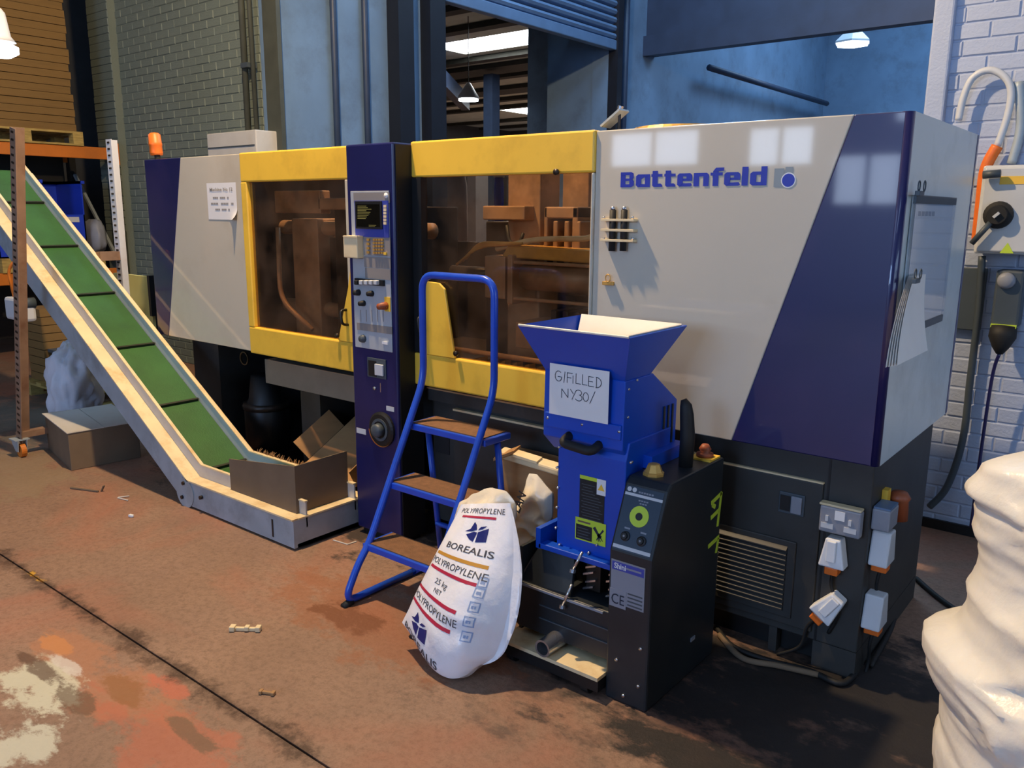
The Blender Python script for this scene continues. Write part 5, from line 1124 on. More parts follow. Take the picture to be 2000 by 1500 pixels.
def bag_pt(u, v, l=0.0):
    p = bag_base(u, v)
    bulge = 0.08 * (math.sin(math.pi * min(max(u, 0), 1)) ** 0.6) * (math.sin(math.pi * (0.04 + 0.88 * max(v, 0) ** 0.72)) ** 0.8) * (1.15 - 0.5 * v)
    bulge += 0.05 * math.exp(-((u - 0.8) / 0.28) ** 2 - ((v - 0.3) / 0.28) ** 2) * min(1, 6 * (1 - u))
    w = max(0.0, u - 0.15) ** 0.7 * max(0.0, 1 - v * 1.3) * min(1, 8 * v)
    bulge += 0.008 * w * math.sin(30 * v + 6 * u + 4 * noise.noise((u * 3, v * 4, 1.0))) + 0.01 * noise.noise((u * 5, v * 6, 2.0)) * (0.3 + w)
    bulge -= 0.014 * max(0, v - 0.55) * abs(math.sin(9 * u + 4 * v))
    q = p + fnorm * (bulge + l); q.z = max(q.z, 0.004 + l)
    return q
def bag_back(u, v):
    p = bag_base(u, v)
    return p - fnorm * (0.06 * (math.sin(math.pi * u) ** 0.6) * (math.sin(math.pi * (0.06 + 0.86 * v)) ** 0.8))
sk = thing('polypropylene_sack', 'full white printed granule sack leaning against the granulator', 'sack', (-1.85, 1.95, 0))
bb = MB(); bb.grid(bag_pt, 44, 54); bb.grid(bag_back, 16, 20)
# side gusset joining front and back
def side(u):
    def f(s, v): return bag_pt(u, v).lerp(bag_back(u, v), s) + (BR_ - BL).normalized() * (0.0 if u < 0.5 else 0.045 * math.sin(math.pi * s) * math.sin(math.pi * v)) 
    return f
bb.grid(side(0.0), 4, 54); bb.grid(side(1.0), 6, 54)
bb.grid(lambda s, u: bag_pt(u, 0).lerp(bag_back(u, 0), s), 4, 44); bb.grid(lambda s, u: bag_pt(u, 1).lerp(bag_back(u, 1), s), 4, 44)
bag = bb.build('sack_body', 'bag_white', sk, smooth=True)
bw = (BR_ - BL).length; bh = ((TL + TR_) / 2 - (BL + BR_) / 2).length
def wrap(vs, fs, m, name, l=0.0016):
    bm = bmesh.new(); V = [bm.verts.new((p[0], p[1], 0)) for p in vs]
    for f in fs:
        try: bm.faces.new([V[i] for i in f])
        except ValueError: pass
    bmesh.ops.triangulate(bm, faces=bm.faces)
    for _ in range(3):
        E = [e for e in bm.edges if e.calc_length() > 0.035]
        if not E: break
        bmesh.ops.subdivide_edges(bm, edges=E, cuts=1); bmesh.ops.triangulate(bm, faces=bm.faces)
    bm.verts.ensure_lookup_table(); b = MB()
    b._add([bag_pt(v.co.x, v.co.y, l) for v in bm.verts], [tuple(v.index for v in f.verts) for f in bm.faces]); bm.verts.index_update()
    o = b.build(name, m, bag, recalc=False); bm.free(); return o
def bag_text(t, u0, v0, hgt, width, m='bag_ink', bold=0.0, name='sack_lettering'):
    vs, fs = text_geo(t, 1.0, bold); xs = [p.x for p in vs]; k = width / (max(xs) - min(xs)); x_ = min(xs)
    wrap([(u0 + (p.x - x_) * k, v0 + p.y * hgt) for p in vs], fs, m, name)
def bag_bar(u0, u1, v0, v1, m, name='print_stripe'): wrap([(u0, v0), (u1, v0), (u1, v1), (u0, v1)], [(0, 1, 2, 3)], m, name)
def bag_logo(u0, v0, su, sv):
    P = lambda pts: [(u0 + p[0] * su, v0 + p[1] * sv) for p in pts]
    for pts in ([(0.0, 0.45), (0.2, 0.62), (0.28, 1.0), (0.42, 0.85), (0.5, 0.62), (0.3, 0.5)], [(0.1, 0.3), (0.4, 0.5), (0.55, 0.48), (0.5, 0.0), (0.3, 0.1)], [(0.58, 0.5), (0.98, 0.75), (1.0, 0.1), (0.6, 0.0)], [(0.55, 0.6), (0.75, 0.68), (0.9, 0.85), (0.65, 0.78)]):
        wrap(P(pts), [tuple(range(len(pts)))], 'bag_navy', 'sack_emblem')
bag_text('POLYPROPYLENE', 0.12, 0.93, 0.05, 0.80); bag_bar(0.2, 0.8, 0.895, 0.91, 'bag_red')
bag_logo(0.4, 0.74, 0.34, 0.13); bag_text('BOREALIS', 0.2, 0.665, 0.06, 0.66, bold=0.01)
bag_bar(0.08, 0.84, 0.60, 0.622, 'bag_gold'); bag_text('POLYPROPYLENE', 0.06, 0.535, 0.06, 0.8); bag_bar(0.08, 0.80, 0.495, 0.515, 'bag_red')
bag_text('25 kg', 0.3, 0.42, 0.05, 0.2); bag_text('NET', 0.34, 0.37, 0.04, 0.12)
bag_bar(0.04, 0.72, 0.325, 0.345, 'bag_red'); bag_text('POLYPROPYLENE', 0.03, 0.255, 0.06, 0.72); bag_bar(0.04, 0.70, 0.215, 0.235, 'bag_red')
bag_logo(0.14, 0.07, 0.3, 0.12); bag_text('BOREALIS', 0.06, 0.012, 0.055, 0.56, bold=0.01)
for k, v in enumerate((0.20, 0.28, 0.36, 0.44, 0.5)):
    for (a, b2, c_, d_) in ((0, 0, .07, .006), (0, .05, .07, .056), (0, 0, .008, .056), (.062, 0, .07, .056), (.02, .018, .05, .034)): bag_bar(0.80 + a, 0.80 + c_, v + b2, v + d_, 'bag_wedge', 'handling_mark')

def blob(name, m, label, cat, c, r, seed, amp=0.12, freq=2.5, parent=None, flat=True, n=48, k=24, squash=2.4, fold=0.0):
    c = Vector(c); rx, ry, rz = r; b = MB()
    def f(u, v):
        th_ = 2 * math.pi * u; ph = math.pi * (v - 0.5); sgn = lambda x, e: math.copysign(abs(x) ** e, x)
        e1 = 2 / squash; d = Vector((sgn(math.cos(ph), e1) * sgn(math.cos(th_), e1), sgn(math.cos(ph), e1) * sgn(math.sin(th_), e1), sgn(math.sin(ph), e1)))
        q = d * freq + Vector((seed, seed * 1.7, 0)); s = 1 + amp * noise.noise(q) + amp * 0.5 * noise.noise(q * 2.3)
        if fold: s += fold * abs(math.sin(5 * noise.noise(q * 0.9) + 4 * d.z + 7 * d.x)) - fold * 0.5
        p = Vector((d.x * rx * s, d.y * ry * s, d.z * rz * s)) + c
        if flat: p.z = max(p.z, c.z - rz * 0.98)
        return p
    b.grid(f, n, k, True); o = b.build(name, m, parent, smooth=True)
    if label: tag(o, label, cat)
    return o
def crumple(name, m, outline, y, T, seed, parent=None, lean=0.0, rings=26, nseg=110, amp=1.0):
    P = [AY(p[0], p[1], y) for p in outline]; P = [Vector((p.x, y, max(p.z, 0.004))) for p in P]
    c = sum(P, Vector()) / len(P); L = [0.0]
    for a, b2 in zip(P, P[1:] + P[:1]): L.append(L[-1] + (b2 - a).length)
    def edge(u):
        d = u * L[-1]
        for k in range(len(P)):
            if d <= L[k + 1]: return P[k].lerp(P[(k + 1) % len(P)], (d - L[k]) / max(1e-6, L[k + 1] - L[k]))
        return P[0]
    def f(sgn):
        def g(u, v):
            r = 1 - v; e2 = edge(u); p = c.lerp(e2, r); q = Vector((p.x * 7 + seed, p.z * 7, seed)); rg = lambda w: 1 - 2 * abs(noise.noise(w))
            d = T * math.sqrt(max(0, 1 - r ** 3)) * (0.75 + 0.5 * noise.noise(q * 0.7)) + amp * min(1, 4 * (1 - r)) * (0.035 * rg(q * 0.8) ** 2 + 0.018 * rg(q * 1.9) ** 2 - 0.012)
            p = p + Vector((0.012 * noise.noise(q * 2.5), sgn * max(0.001, d) + lean * (p.z - c.z), 0.012 * noise.noise(q * 2.2 + Vector((0, 9, 0))) * (p.z > 0.03)))
            return p
        return g
    b = MB(); b.grid(f(-1), nseg, rings, True); b.grid(f(1), nseg, rings, True)
    return b.build(name, m, parent, smooth=True)
lb = crumple('liner_bag', 'film_cream', [(886, 1075), (886, 1020), (897, 982), (925, 962), (962, 955), (990, 962), (1008, 985), (1000, 1060), (975, 1150), (960, 1252), (905, 1252), (888, 1160)], 2.235, 0.035, 3.0)
tag(lb, 'crumpled creamy polythene liner bag slumped behind the printed sack', 'bag')
nb = thing('crumpled_bag', 'crumpled white bag with dark lettering and pulled-up neck against the carton', 'bag', (-1.83, 2.45, 0))
crumple('bag_body', 'film_cream', [(1004, 1000), (1022, 960), (1033, 925), (1048, 928), (1062, 945), (1082, 962), (1080, 1008), (1066, 1040), (1078, 1085), (1062, 1130), (1052, 1222), (1000, 1222), (995, 1150), (998, 1080)], 2.42, 0.05, 8.0, nb, amp=1.3)
k0 = AY(1014, 1004, 2.345)
lettering('LAN', 0.05, (k0.x, 2.345, k0.z), (0.36, 0, 0.9), (-0.9, -0.05, 0.36), 'bag_ink', nb, 'bag_lettering', 0.001, sx=0.95)
# torn brown carton behind
ctn = thing('torn_carton', 'torn open brown carton standing between ladder and granulator', 'box', (-1.93, 2.62, 0))
x0, x1 = AY(975, 905, 2.66).x, AY(1090, 905, 2.66).x; zt = AY(1010, 895, 2.66).z; CTY = 2.66
B(x0, x1, CTY, CTY + 0.006, 0, zt).build('front_wall', 'card', ctn); B(x0, x0 + 0.006, CTY + 0.006, CTY + 0.14, 0, zt - 0.01).build('side_wall', 'card_dark', ctn); B(x1 - 0.006, x1, CTY + 0.006, CTY + 0.14, 0, zt - 0.01).build('side_wall', 'card_dark', ctn)
B(x0, x1, CTY + 0.134, CTY + 0.14, 0, zt).build('rear_wall', 'card', ctn); B(x0, x1, CTY + 0.006, CTY + 0.134, 0, 0.006).build('floor_wall', 'card', ctn)
MB().obox(((x0 + x1) / 2 + 0.02, CTY - 0.005, zt + 0.005), (1, 0, -0.05), (0, 1, 0.3), UZ, x1 - x0 + 0.01, 0.05, 0.03).build('torn_edge', 'cream', ctn, bevel=0.008)
MB().obox((x0 + 0.06, CTY - 0.02, zt + 0.02), (1, 0.2, 0.5), (0, 1, 0.3), UZ, 0.11, 0.05, 0.012).build('torn_flap', 'card', ctn)
MB().obox((x0 + 0.17, CTY - 0.02, zt + 0.025), (1, 0.1, -0.1), (0, 1, 0.3), UZ, 0.12, 0.04, 0.01).build('torn_flap', 'cream', ctn)

# ================================================================== LEFT: RACKING, PALLET GOODS, THINGS UNDER THE CONVEYOR
RX = -8.95                                    # open face of the racking, which runs back along the hall
rkx = thing('pallet_racking', 'pallet racking with orange beams along the left of the hall', 'racking', (RX - 0.5, 3.6, 0))
zb1 = AX(100, 292, RX).z
for x in (RX, RX - 1.0): B(x - 0.04, x, 1.6, 4.36, zb1 - 0.07, zb1 + 0.05).build('beam', 'orange', rkx, bevel=0.006)
zb0 = AX(215, 470, RX).z - 0.25
for x in (RX, RX - 1.0): B(x - 0.04, x, 1.6, 4.36, zb0 - 0.16, zb0 - 0.04).build('beam', 'orange', rkx, bevel=0.006)
for x in (RX, RX - 1.0): B(x - 0.08, x + 0.01, 4.37, 4.44, 0, zb1 + 0.12).build('upright', 'black', rkx)
B(RX - 0.03, RX + 0.02, 4.34, 4.45, zb1 - 0.12, zb1 + 0.1).build('beam_connector', 'orange', rkx)
MB().obox((RX - 0.5, 4.41, 1.45), (1, 0, -1.1), UY, (1.1, 0, 1), 1.4, 0.03, 0.03).build('brace', 'galv', rkx)
B(RX - 1.02, RX - 0.98, 1.6, 4.3, 0.2, zb1).build('rear_mesh', 'black', rkx)  # solid black sheet standing in for deep shade behind the shelves
def pallet(label, x0, x1, y0, y1, z):
    t = thing('wooden_pallet', label, 'pallet', ((x0 + x1) / 2, (y0 + y1) / 2, z))
    for k in range(5):
        xa = x1 - 0.1 - k * (x1 - x0 - 0.1) / 4; B(xa, xa + 0.1, y0, y1, z + 0.118, z + 0.138).build('top_board', 'wood', t)
    for k in range(3):
        yc = y0 + 0.05 + k * (y1 - y0 - 0.1) / 2
        for j in range(3): xc = x0 + 0.05 + j * (x1 - x0 - 0.1) / 2; B(xc - 0.05, xc + 0.05, yc - 0.05, yc + 0.05, z + 0.018, z + 0.1).build('block', 'wood', t)
        B(x0, x1, yc - 0.05, yc + 0.05, z + 0.1, z + 0.118).build('stringer', 'wood', t)
    for j in range(3): xc = x0 + 0.05 + j * (x1 - x0 - 0.1) / 2; B(xc - 0.05, xc + 0.05, y0, y1, z, z + 0.018).build('bottom_board', 'wood', t)
    return t
pz = zb1 + 0.052
pallet('wooden pallet on the orange racking beam under the carton stack', RX - 0.95, RX + 0.02, 3.0, AX(160, 260, RX).y, pz)
zc = pz + 0.14; ytop = AX(138, 40, RX).z
nlay = 22; hl = (3.95 - zc) / nlay; ye = AX(136, 120, RX).y
cst = thing('flat_carton_stack', 'tall stack of flat-packed brown cartons on the racked pallet', 'cartons', (RX - 0.45, 3.5, zc))
for k in range(nlay):
    j = random.uniform(-0.012, 0.012); B(RX - 0.9, RX - 0.02 + j, 3.05, ye + random.uniform(-0.015, 0.015), zc + k * hl, zc + (k + 0.93) * hl).build('carton_bundle', 'carton', cst)
# lower level: pallet, blue bins, grey sack
pallet('wooden pallet on the lower orange beam under the blue bins', RX - 0.95, RX + 0.02, 3.2, 4.2, zb0 - 0.038)
def bin_(label, yc, z, w=0.5, d=0.55, h=0.36, nm='stacking_bin'):
    t = thing(nm, label, 'bin', (RX - 0.35, yc, z)); x1, x0, y0, y1 = RX - 0.05, RX - 0.05 - d, yc - w / 2, yc + w / 2
    B(x0, x1, y0, y1, z, z + 0.012).build('bin_floor', 'bin_blue', t); B(x0, x1, y0, y0 + 0.012, z, z + h).build('bin_side', 'bin_blue', t); B(x0, x1, y1 - 0.012, y1, z, z + h).build('bin_side', 'bin_blue', t)
    B(x0, x0 + 0.012, y0, y1, z, z + h).build('bin_back', 'bin_blue', t); B(x1 - 0.012, x1, y0, y1, z, z + h * 0.55).build('bin_front', 'bin_blue', t)
    for (a, b2, c_, d_) in ((x0 - 0.02, x1 + 0.02, y0 - 0.02, y0 + 0.012), (x0 - 0.02, x1 + 0.02, y1 - 0.012, y1 + 0.02), (x0 - 0.02, x0 + 0.012, y0, y1)): B(a, b2, c_, d_, z + h - 0.03, z + h).build('bin_rim', 'bin_blue', t)
    B(x1 - 0.004, x1 + 0.004, y0 + 0.06, y1 - 0.06, z + h * 0.45, z + h * 0.52).build('label_strip', 'grey_light', t)
    return t
zbin = zb0 + 0.102
yb_ = AX(128, 400, RX).y; yb2 = AX(8, 345, RX).y
zz = AX(128, 352, RX).z
bin_('open blue stacking bin in the racking beyond the conveyor head', 3.86, zbin, 0.40, 0.6, zz - zbin)
bin_('blue stacking bin in the racking behind the slotted conveyor post', 3.38, zbin, 0.34, 0.6, zz - zbin + 0.06)
blob('grey_sack', 'grey', 'dull grey sack beside the blue bins in the racking', 'sack', (RX - 0.2, 4.2, zbin + 0.19), (0.2, 0.085, 0.18), 4.4, 0.15, 2.0, n=28, k=16)
# pendant lamp at the left edge
pc = AX(2, 100, -6.6)
pw = thing('pendant_lamp', 'white pendant lamp with bright diffuser hanging before the carton stack', 'lamp', pc)
MB().lathe([(0.03, 0.28), (0.05, 0.25), (0.07, 0.1), (0.1, 0.06)], pc, n=20).build('shade', 'white', pw, smooth=True)
MB().lathe([(0.06, -0.04), (0.11, -0.01), (0.11, 0.03), (0.08, 0.045)], pc, n=20).build('diffuser', 'lamp_on', pw, smooth=True)
MB().cyl(pc + Vector((0, 0, 0.27)), (pc.x, pc.y, 6.6), 0.008, n=6).build('cord', 'black', pw)
# closed carton under the conveyor with a white sack on it
ca = Vector((-5.206, 2.118, 0))
bxl = AZ(72, 882).xy
ux = Vector((-0.62, 0.12, 0)); uy = Vector((0.05, 0.42, 0))
cb = thing('closed_carton', 'closed dusty brown carton on the floor under the conveyor', 'box', ca + ux * 0.5 + uy * 0.5)
hbx = 0.24
MB().prism([ca, ca + uy, ca + uy + ux, ca + ux], (0, 0, hbx)).build('body', 'card_dark', cb, bevel=0.004)
MB().prism([ca + Vector((0.004, -0.006, hbx)), ca + uy * 0.5 + Vector((0.004, 0, hbx)), ca + uy * 0.5 + ux + Vector((0, 0, hbx)), ca + ux + Vector((-0.02, -0.01, hbx))], (0, 0, 0.005)).build('top_flap', 'skirt', cb)
MB().prism([ca + uy * 0.51 + Vector((0, 0, hbx)), ca + uy + Vector((0, 0.006, hbx)), ca + uy + ux + Vector((0, 0.006, hbx)), ca + uy * 0.51 + ux + Vector((0, 0, hbx))], (0, 0, 0.005)).build('top_flap', 'skirt', cb)
# pallet with grey crate and a white sack behind the carton
sp = AZ(150, 790, 0.0)
pl2 = pallet('low wooden pallet on the floor behind the closed carton', -7.75, -6.75, 2.85, 3.85, 0.0)
SKP = AY(143, 735, 2.62)
blob('white_sack', 'sack_white', 'slumped white woven sack behind the closed carton', 'sack', (SKP.x, 2.62, 0.30), (0.19, 0.17, 0.31), 6.2, 0.2, 2.2, fold=0.08, n=56, k=32)
gcp = AZ(85, 735, 0.14)
gc = thing('grey_crate', 'grey plastic crate standing on the low pallet', 'crate', (-7.15, 3.15, 0.14))
for (a, b2, c_, d_) in ((-7.4, -6.9, 2.95, 2.97), (-7.4, -6.9, 3.33, 3.35), (-7.4, -7.38, 2.97, 3.33), (-6.92, -6.9, 2.97, 3.33)): B(a, b2, c_, d_, 0.139, 0.42).build('crate_wall', 'slate', gc)
B(-7.4, -6.9, 2.95, 3.35, 0.139, 0.155).build('crate_floor', 'slate', gc); B(-7.42, -6.88, 2.93, 3.37, 0.40, 0.425).build('crate_rim', 'slate', gc)
B(-7.0, -6.86, 2.9, 2.92, 0.36, 0.385).build('crate_handle', 'white', gc)
cst2 = thing('carton_bundle_stack', 'stack of flat brown cartons on the floor behind the conveyor drive', 'cartons', (-7.6, 3.55, 0.14))
for k in range(9): B(-7.74, -7.42 + random.uniform(-.01, .01), 2.9, 3.82, 0.139 + k * 0.07, 0.139 + k * 0.07 + 0.064).build('carton_bundle', 'carton', cst2)
# pale yellow board with black clamp between conveyor and machine
q0 = AY(240, 535, 3.0); q1 = AY(296, 590, 3.0)
yb = thing('yellow_board', 'pale yellow board with a black clamp behind the conveyor', 'board', ((q0.x + q1.x) / 2, 3.02, 0))
B(q0.x - 0.15, q1.x, 3.0, 3.02, 0.45, q0.z).build('panel', 'pale_yellow', yb); B(q1.x - 0.1, q1.x - 0.04, 3.02, 3.08, 0, q0.z - 0.05).build('post', 'black', yb); B(q1.x, q1.x + 0.03, 2.98, 3.05, q0.z - 0.28, q0.z + 0.01).build('clamp', 'black', yb)
# timber offcut and black bar lying under the conveyor
tag(MB().obox((-4.75, 2.72, 0.03), (1, 0.35, 0), (-0.35, 1, 0), UZ, 0.4, 0.09, 0.06).build('black_block', 'black', bevel=0.01), 'black block lying on the floor under the conveyor incline', 'block')
# wall box with two conduits on the grey-green wall
x0, x1, z0, z1 = prect(416, 258, 512, 300, 4.36)
wb = thing('junction_box', 'grey wall junction box with conduits on the grey-green bricks', 'electrical box', ((x0 + x1) / 2, 4.45, z0 - 0.2))
B(x0, x1, 4.3, WY - 0.035, z0 - 0.2, z1).build('body', 'skirt', wb, bevel=0.01); B(x0 + 0.02, x1 - 0.02, 4.292, 4.3, z0 + 0.05, z0 + 0.06).build('seam', 'slate', wb)
for (px, r) in ((480, 0.028), (497, 0.022)): a = AY(px, 200, 4.47); MB().cyl((a.x, 4.48, z1), (a.x - (0.05 if px == 497 else 0), 4.48, 6.3), r, n=10).build('conduit', 'pipe_grey', wb, smooth=True)
a = AY(482, 128, 4.46); B(a.x - 0.05, a.x + 0.05, 4.43, WY - 0.03, a.z - 0.02, a.z + 0.02).build('saddle', 'slate', wb)

# ================================================================== RIGHT: WALL EQUIPMENT, SOCKETS, PLASTIC WRAP
WF = WY - 0.014
x0, x1, z0, z1 = AY(1910, 400, 4.38).x, AY(2003, 400, 4.38).x + 0.12, AY(1960, 497, 4.38).z, AY(1960, 322, 4.38).z
iso = thing('isolator_box', 'large grey wall isolator with black rotary switch and yellow label', 'electrical box', ((x0 + x1) / 2, 4.45, z0))
B(x0, x1, 4.40, WF, z0, z1).build('body', 'grey_light', iso, bevel=0.01); B(x0 + 0.01, x1 - 0.01, 4.385, 4.40, z0 + 0.01, z1 - 0.01).build('lid', 'grey_light', iso, bevel=0.008)
a = AY(1950, 420, 4.385); MB().lathe([(0.062, 0), (0.06, 0.02), (0.045, 0.024), (0.04, 0.045)], a, (0, -1, 0), 22).build('rotary_knob', 'rubber', iso, smooth=False)
MB().obox(a + Vector((0.0, -0.05, 0)), (1, 0, 1), UY, (-1, 0, 1), 0.03, 0.02, 0.012).build('pointer', 'grey_light', iso)
MB().tube([a + Vector((-0.02, -0.03, -0.03)), a + Vector((-0.09, -0.03, -0.13))], 0.013, 8).build('switch_lever', 'slate', iso, smooth=True)
lx_, rx_, lz_, rz_ = prect(1953, 344, 2003, 360, 4.385); B(lx_, x1 - 0.03, 4.383, 4.385, lz_, rz_).build('yellow_label', 'yellow', iso)
a = AY(1967, 486, 4.385); MB().quad((a.x - 0.028, 4.3835, a.z - 0.02), (a.x + 0.028, 4.3835, a.z - 0.02), (a.x, 4.3835, a.z + 0.028)).build('warning_triangle', 'lime', iso)
a = AY(1932, 342, 4.38); MB().cyl(a + Vector((-0.02, -0.03, 0)), a + Vector((0.05, -0.03, 0.005)), 0.018, n=10).build('cable_gland', 'slate', iso, smooth=True)
# flexible conduit loop
W2 = WF - 0.05
pts = [AY(p[0], p[1], W2) for p in ((1908, 475), (1916, 400), (1925, 330), (1948, 285), (1967, 230), (1975, 180), (1962, 150), (1932, 137), (1900, 152), (1882, 190), (1872, 235))]
def smooth_path(P, n=6):
    out = []
    for i in range(len(P) - 1):
        p0, p1, p2, p3 = P[max(i - 1, 0)], P[i], P[i + 1], P[min(i + 2, len(P) - 1)]
        for k in range(n):
            t = k / n; out.append(0.5 * ((2 * p1) + (p2 - p0) * t + (2 * p0 - 5 * p1 + 4 * p2 - p3) * t * t + (3 * p1 - p0 - 3 * p2 + p3) * t ** 3))
    return out + [P[-1]]
cn = thing('flexible_conduit', 'looping flexible wall conduit with an orange sleeve beside the isolator', 'conduit', pts[0])
MB().tube(smooth_path(pts[3:]), 0.016, 10).build('grey_hose', 'grey_light', cn, smooth=True); MB().tube(smooth_path(pts[:4]), 0.026, 10).build('orange_sleeve', 'orange_c', cn, smooth=True)
tag(MB().tube(smooth_path([AY(p[0], p[1], W2 + 0.02) for p in ((1990, 160), (1993, 250), (1975, 320))]), 0.02, 8).build('wall_conduit', 'galv', smooth=True), 'short pale conduit dropping to the isolator top', 'pipe')
# switched socket with plug and lead below
x0, x1, z0, z1 = prect(1938, 528, 1994, 640, 4.42)
so = thing('wall_socket', 'slate industrial wall socket with inserted plug below the isolator', 'socket', ((x0 + x1) / 2, 4.48, z0 - 0.1))
B(x0, x1, 4.44, WF, z0, z1).build('body', 'slate', so, bevel=0.012)
a = AY(1966, 548, 4.44); MB().lathe([(0.04, 0), (0.036, 0.02), (0.022, 0.03)], a, (0, -1, 0), 18).build('switch_knob', 'grey', so, smooth=True)
B(x0 + 0.005, x1 - 0.005, 4.425, 4.445, z0 - 0.004, z0 + 0.012).build('collar', 'lime', so)
pm = Vector(((x0 + x1) / 2, 4.45, z0)); MB().lathe([(0.055, 0.0), (0.058, 0.05), (0.035, 0.1), (0.014, 0.13)], pm, (0, -0.25, -1), 18).build('plug', 'rubber', so, smooth=True)
pe_ = pm + Vector((0, -0.03, -0.125))
MB().tube(smooth_path([pe_, pe_ + Vector((-0.02, 0.02, -0.12)), pe_ + Vector((-0.03, 0.04, -0.5)), pe_ + Vector((-0.03, 0.03, -0.88))]), 0.008, 8).build('lead', 'navy', so, smooth=True)
# grey trunking and drooping cable on the lower wall
a0, a1 = AY(1915, 545, W2), AY(1880, 830, W2)
tag(MB().tube(smooth_path([AY(p[0], p[1], W2 + 0.02) for p in ((1918, 500), (1912, 600), (1895, 740), (1880, 860), (1850, 950), (1815, 990))]), 0.017, 8).build('wall_cable', 'slate', smooth=True), 'thick slate cable drooping down the white bricks behind the machine', 'cable')
tag(B(a0.x - 0.16, a0.x + 0.02, WF - 0.03, WF, a0.z - 0.25, a0.z + 0.05).build('back_board', 'slate', bevel=0.004), 'dark mounting board on the bricks under the isolator', 'board')
# sockets on the machine's right corner
PYS = BY - 0.002
def skirt_plug(org, u, n, m_, name_label, s=1.0, tilt=0.0, cover=True):
    org = Vector(org); u = Vector(u).normalized(); n = Vector(n).normalized(); v = Vector(UZ)
    R_ = Matrix.Rotation(tilt, 3, n); u = R_ @ u; v = R_ @ v
    t = thing('wall_plug', name_label, 'plug', org)
    w0, w1, h = 0.05 * s, 0.088 * s, 0.105 * s; d = 0.055 * s
    f = [org + n * d + u * (-w0 / 2) + v * h, org + n * d + u * (w0 / 2) + v * h, org + n * d + u * (w1 / 2), org + n * d - u * (w1 / 2)]
    bk = [org + u * (-w0 / 2) + v * h, org + u * (w0 / 2) + v * h, org + u * (w1 / 2), org - u * (w1 / 2)]
    b = MB(); b._add(f + bk, [(0, 1, 2, 3), (7, 6, 5, 4), (0, 4, 5, 1), (1, 5, 6, 2), (2, 6, 7, 3), (3, 7, 4, 0)]); b.build('shell', m_, t, bevel=0.006)
    if cover: MB().obox(org + n * (d + 0.006) + v * h * 0.6, u, v, n, w0 * 0.62, h * 0.72, 0.014).build('flap', 'white', t, bevel=0.003)
    MB().obox(org + n * d * 0.5 - v * 0.014, u, v, n, w0 * 0.9, 0.028, d * 0.8).build('pin_block', 'orange_c', t, bevel=0.004)
    MB().tube(smooth_path([org + n * d * 0.5 - v * 0.025, org + n * d * 0.4 - v * 0.08, org + n * 0.02 - v * 0.16 + u * 0.03, org + n * 0.01 - v * 0.26]), 0.006, 6).build('lead', 'rubber', t, smooth=True)
    return t
x0, x1, z0, z1 = prect(1599, 994, 1681, 1046, BY - 0.05)
ds = thing('double_socket', 'grey metal double socket box with crumbled top edge on the machine corner', 'socket', ((x0 + x1) / 2, BY - 0.025, z0))
B(x0, x1, BY - 0.05, BY - 0.0135, z0, z1).build('box', 'grey', ds, bevel=0.006); B(x0 - 0.004, x1 - 0.002, BY - 0.048, BY - 0.014, z1, z1 + 0.008).build('dusty_top', 'cream', ds, bevel=0.002)  # thin cap on the box, paler than its sides
for fx in (0.06, 0.62): B(x0 + (x1 - x0) * fx, x0 + (x1 - x0) * (fx + 0.3), BY - 0.053, BY - 0.05, z0 + 0.016, z0 + 0.034).build('outlet', 'grey_light', ds)
for fx in (0.16, 0.72): B(x0 + (x1 - x0) * fx, x0 + (x1 - x0) * (fx + 0.07), BY - 0.055, BY - 0.05, z0 + 0.042, z0 + 0.062).build('switch', 'grey_light', ds)
B(x0 + (x1 - x0) * 0.38, x0 + (x1 - x0) * 0.62, BY - 0.052, BY - 0.05, z0 + 0.052, z0 + 0.084).build('label', 'white', ds)
a = AY(1632, 1100, BY); skirt_plug((a.x, BY - 0.001, a.z), UX, (0, -1, 0), 'white', 'white flared plug on an orange block directly under the double socket')
a = AY(1608, 1195, BY); skirt_plug((a.x, BY - 0.001, a.z), UX, (0, -1, 0), 'white', 'white plug hanging crooked low on the base beside the louvre door', 1.0, -0.6)
# sockets on the end face of the base
BE = XB1
a = AX(1705, 1040, BE); es = thing('single_socket', 'small grey socket box on the end face of the machine base', 'socket', (BE, a.y, a.z))
B(BE + 0.001, BE + 0.06, 2.815, 2.92, 0.555, 0.63).build('box', 'grey', es, bevel=0.006); B(BE + 0.004, BE + 0.058, 2.82, 2.915, 0.63, 0.636).build('dusty_top', 'shutter', es)  # thin bluish cap on the grey box
skirt_plug((BE + 0.001, 2.87, 0.425), (0, 1, 0), UX, 'grey_light', 'grey flared plug under the socket on the machine base end', 1.15, 0.0, False)
skirt_plug((BE + 0.001, 2.86, 0.195), (0, 1, 0), UX, 'grey_light', 'grey flared plug low on the machine base end', 1.15, 0.0, False)
a = AX(1748, 980, BE)
of = thing('filter_cup', 'amber filter cup on a yellow bracket behind the end of the machine base', 'filter', (BE, 3.25, 0.5))
fa = AX(1752, 990, BE + 0.04); B(BE + 0.001, BE + 0.02, fa.y - 0.06, fa.y - 0.02, fa.z, fa.z + 0.07).build('bracket', 'yellow', of); MB().lathe([(0.035, 0.0), (0.032, 0.07), (0.038, 0.08), (0.025, 0.1)], (BE + 0.04, fa.y + 0.02, fa.z - 0.05), n=16).build('cup', 'red_knob', of, smooth=True)
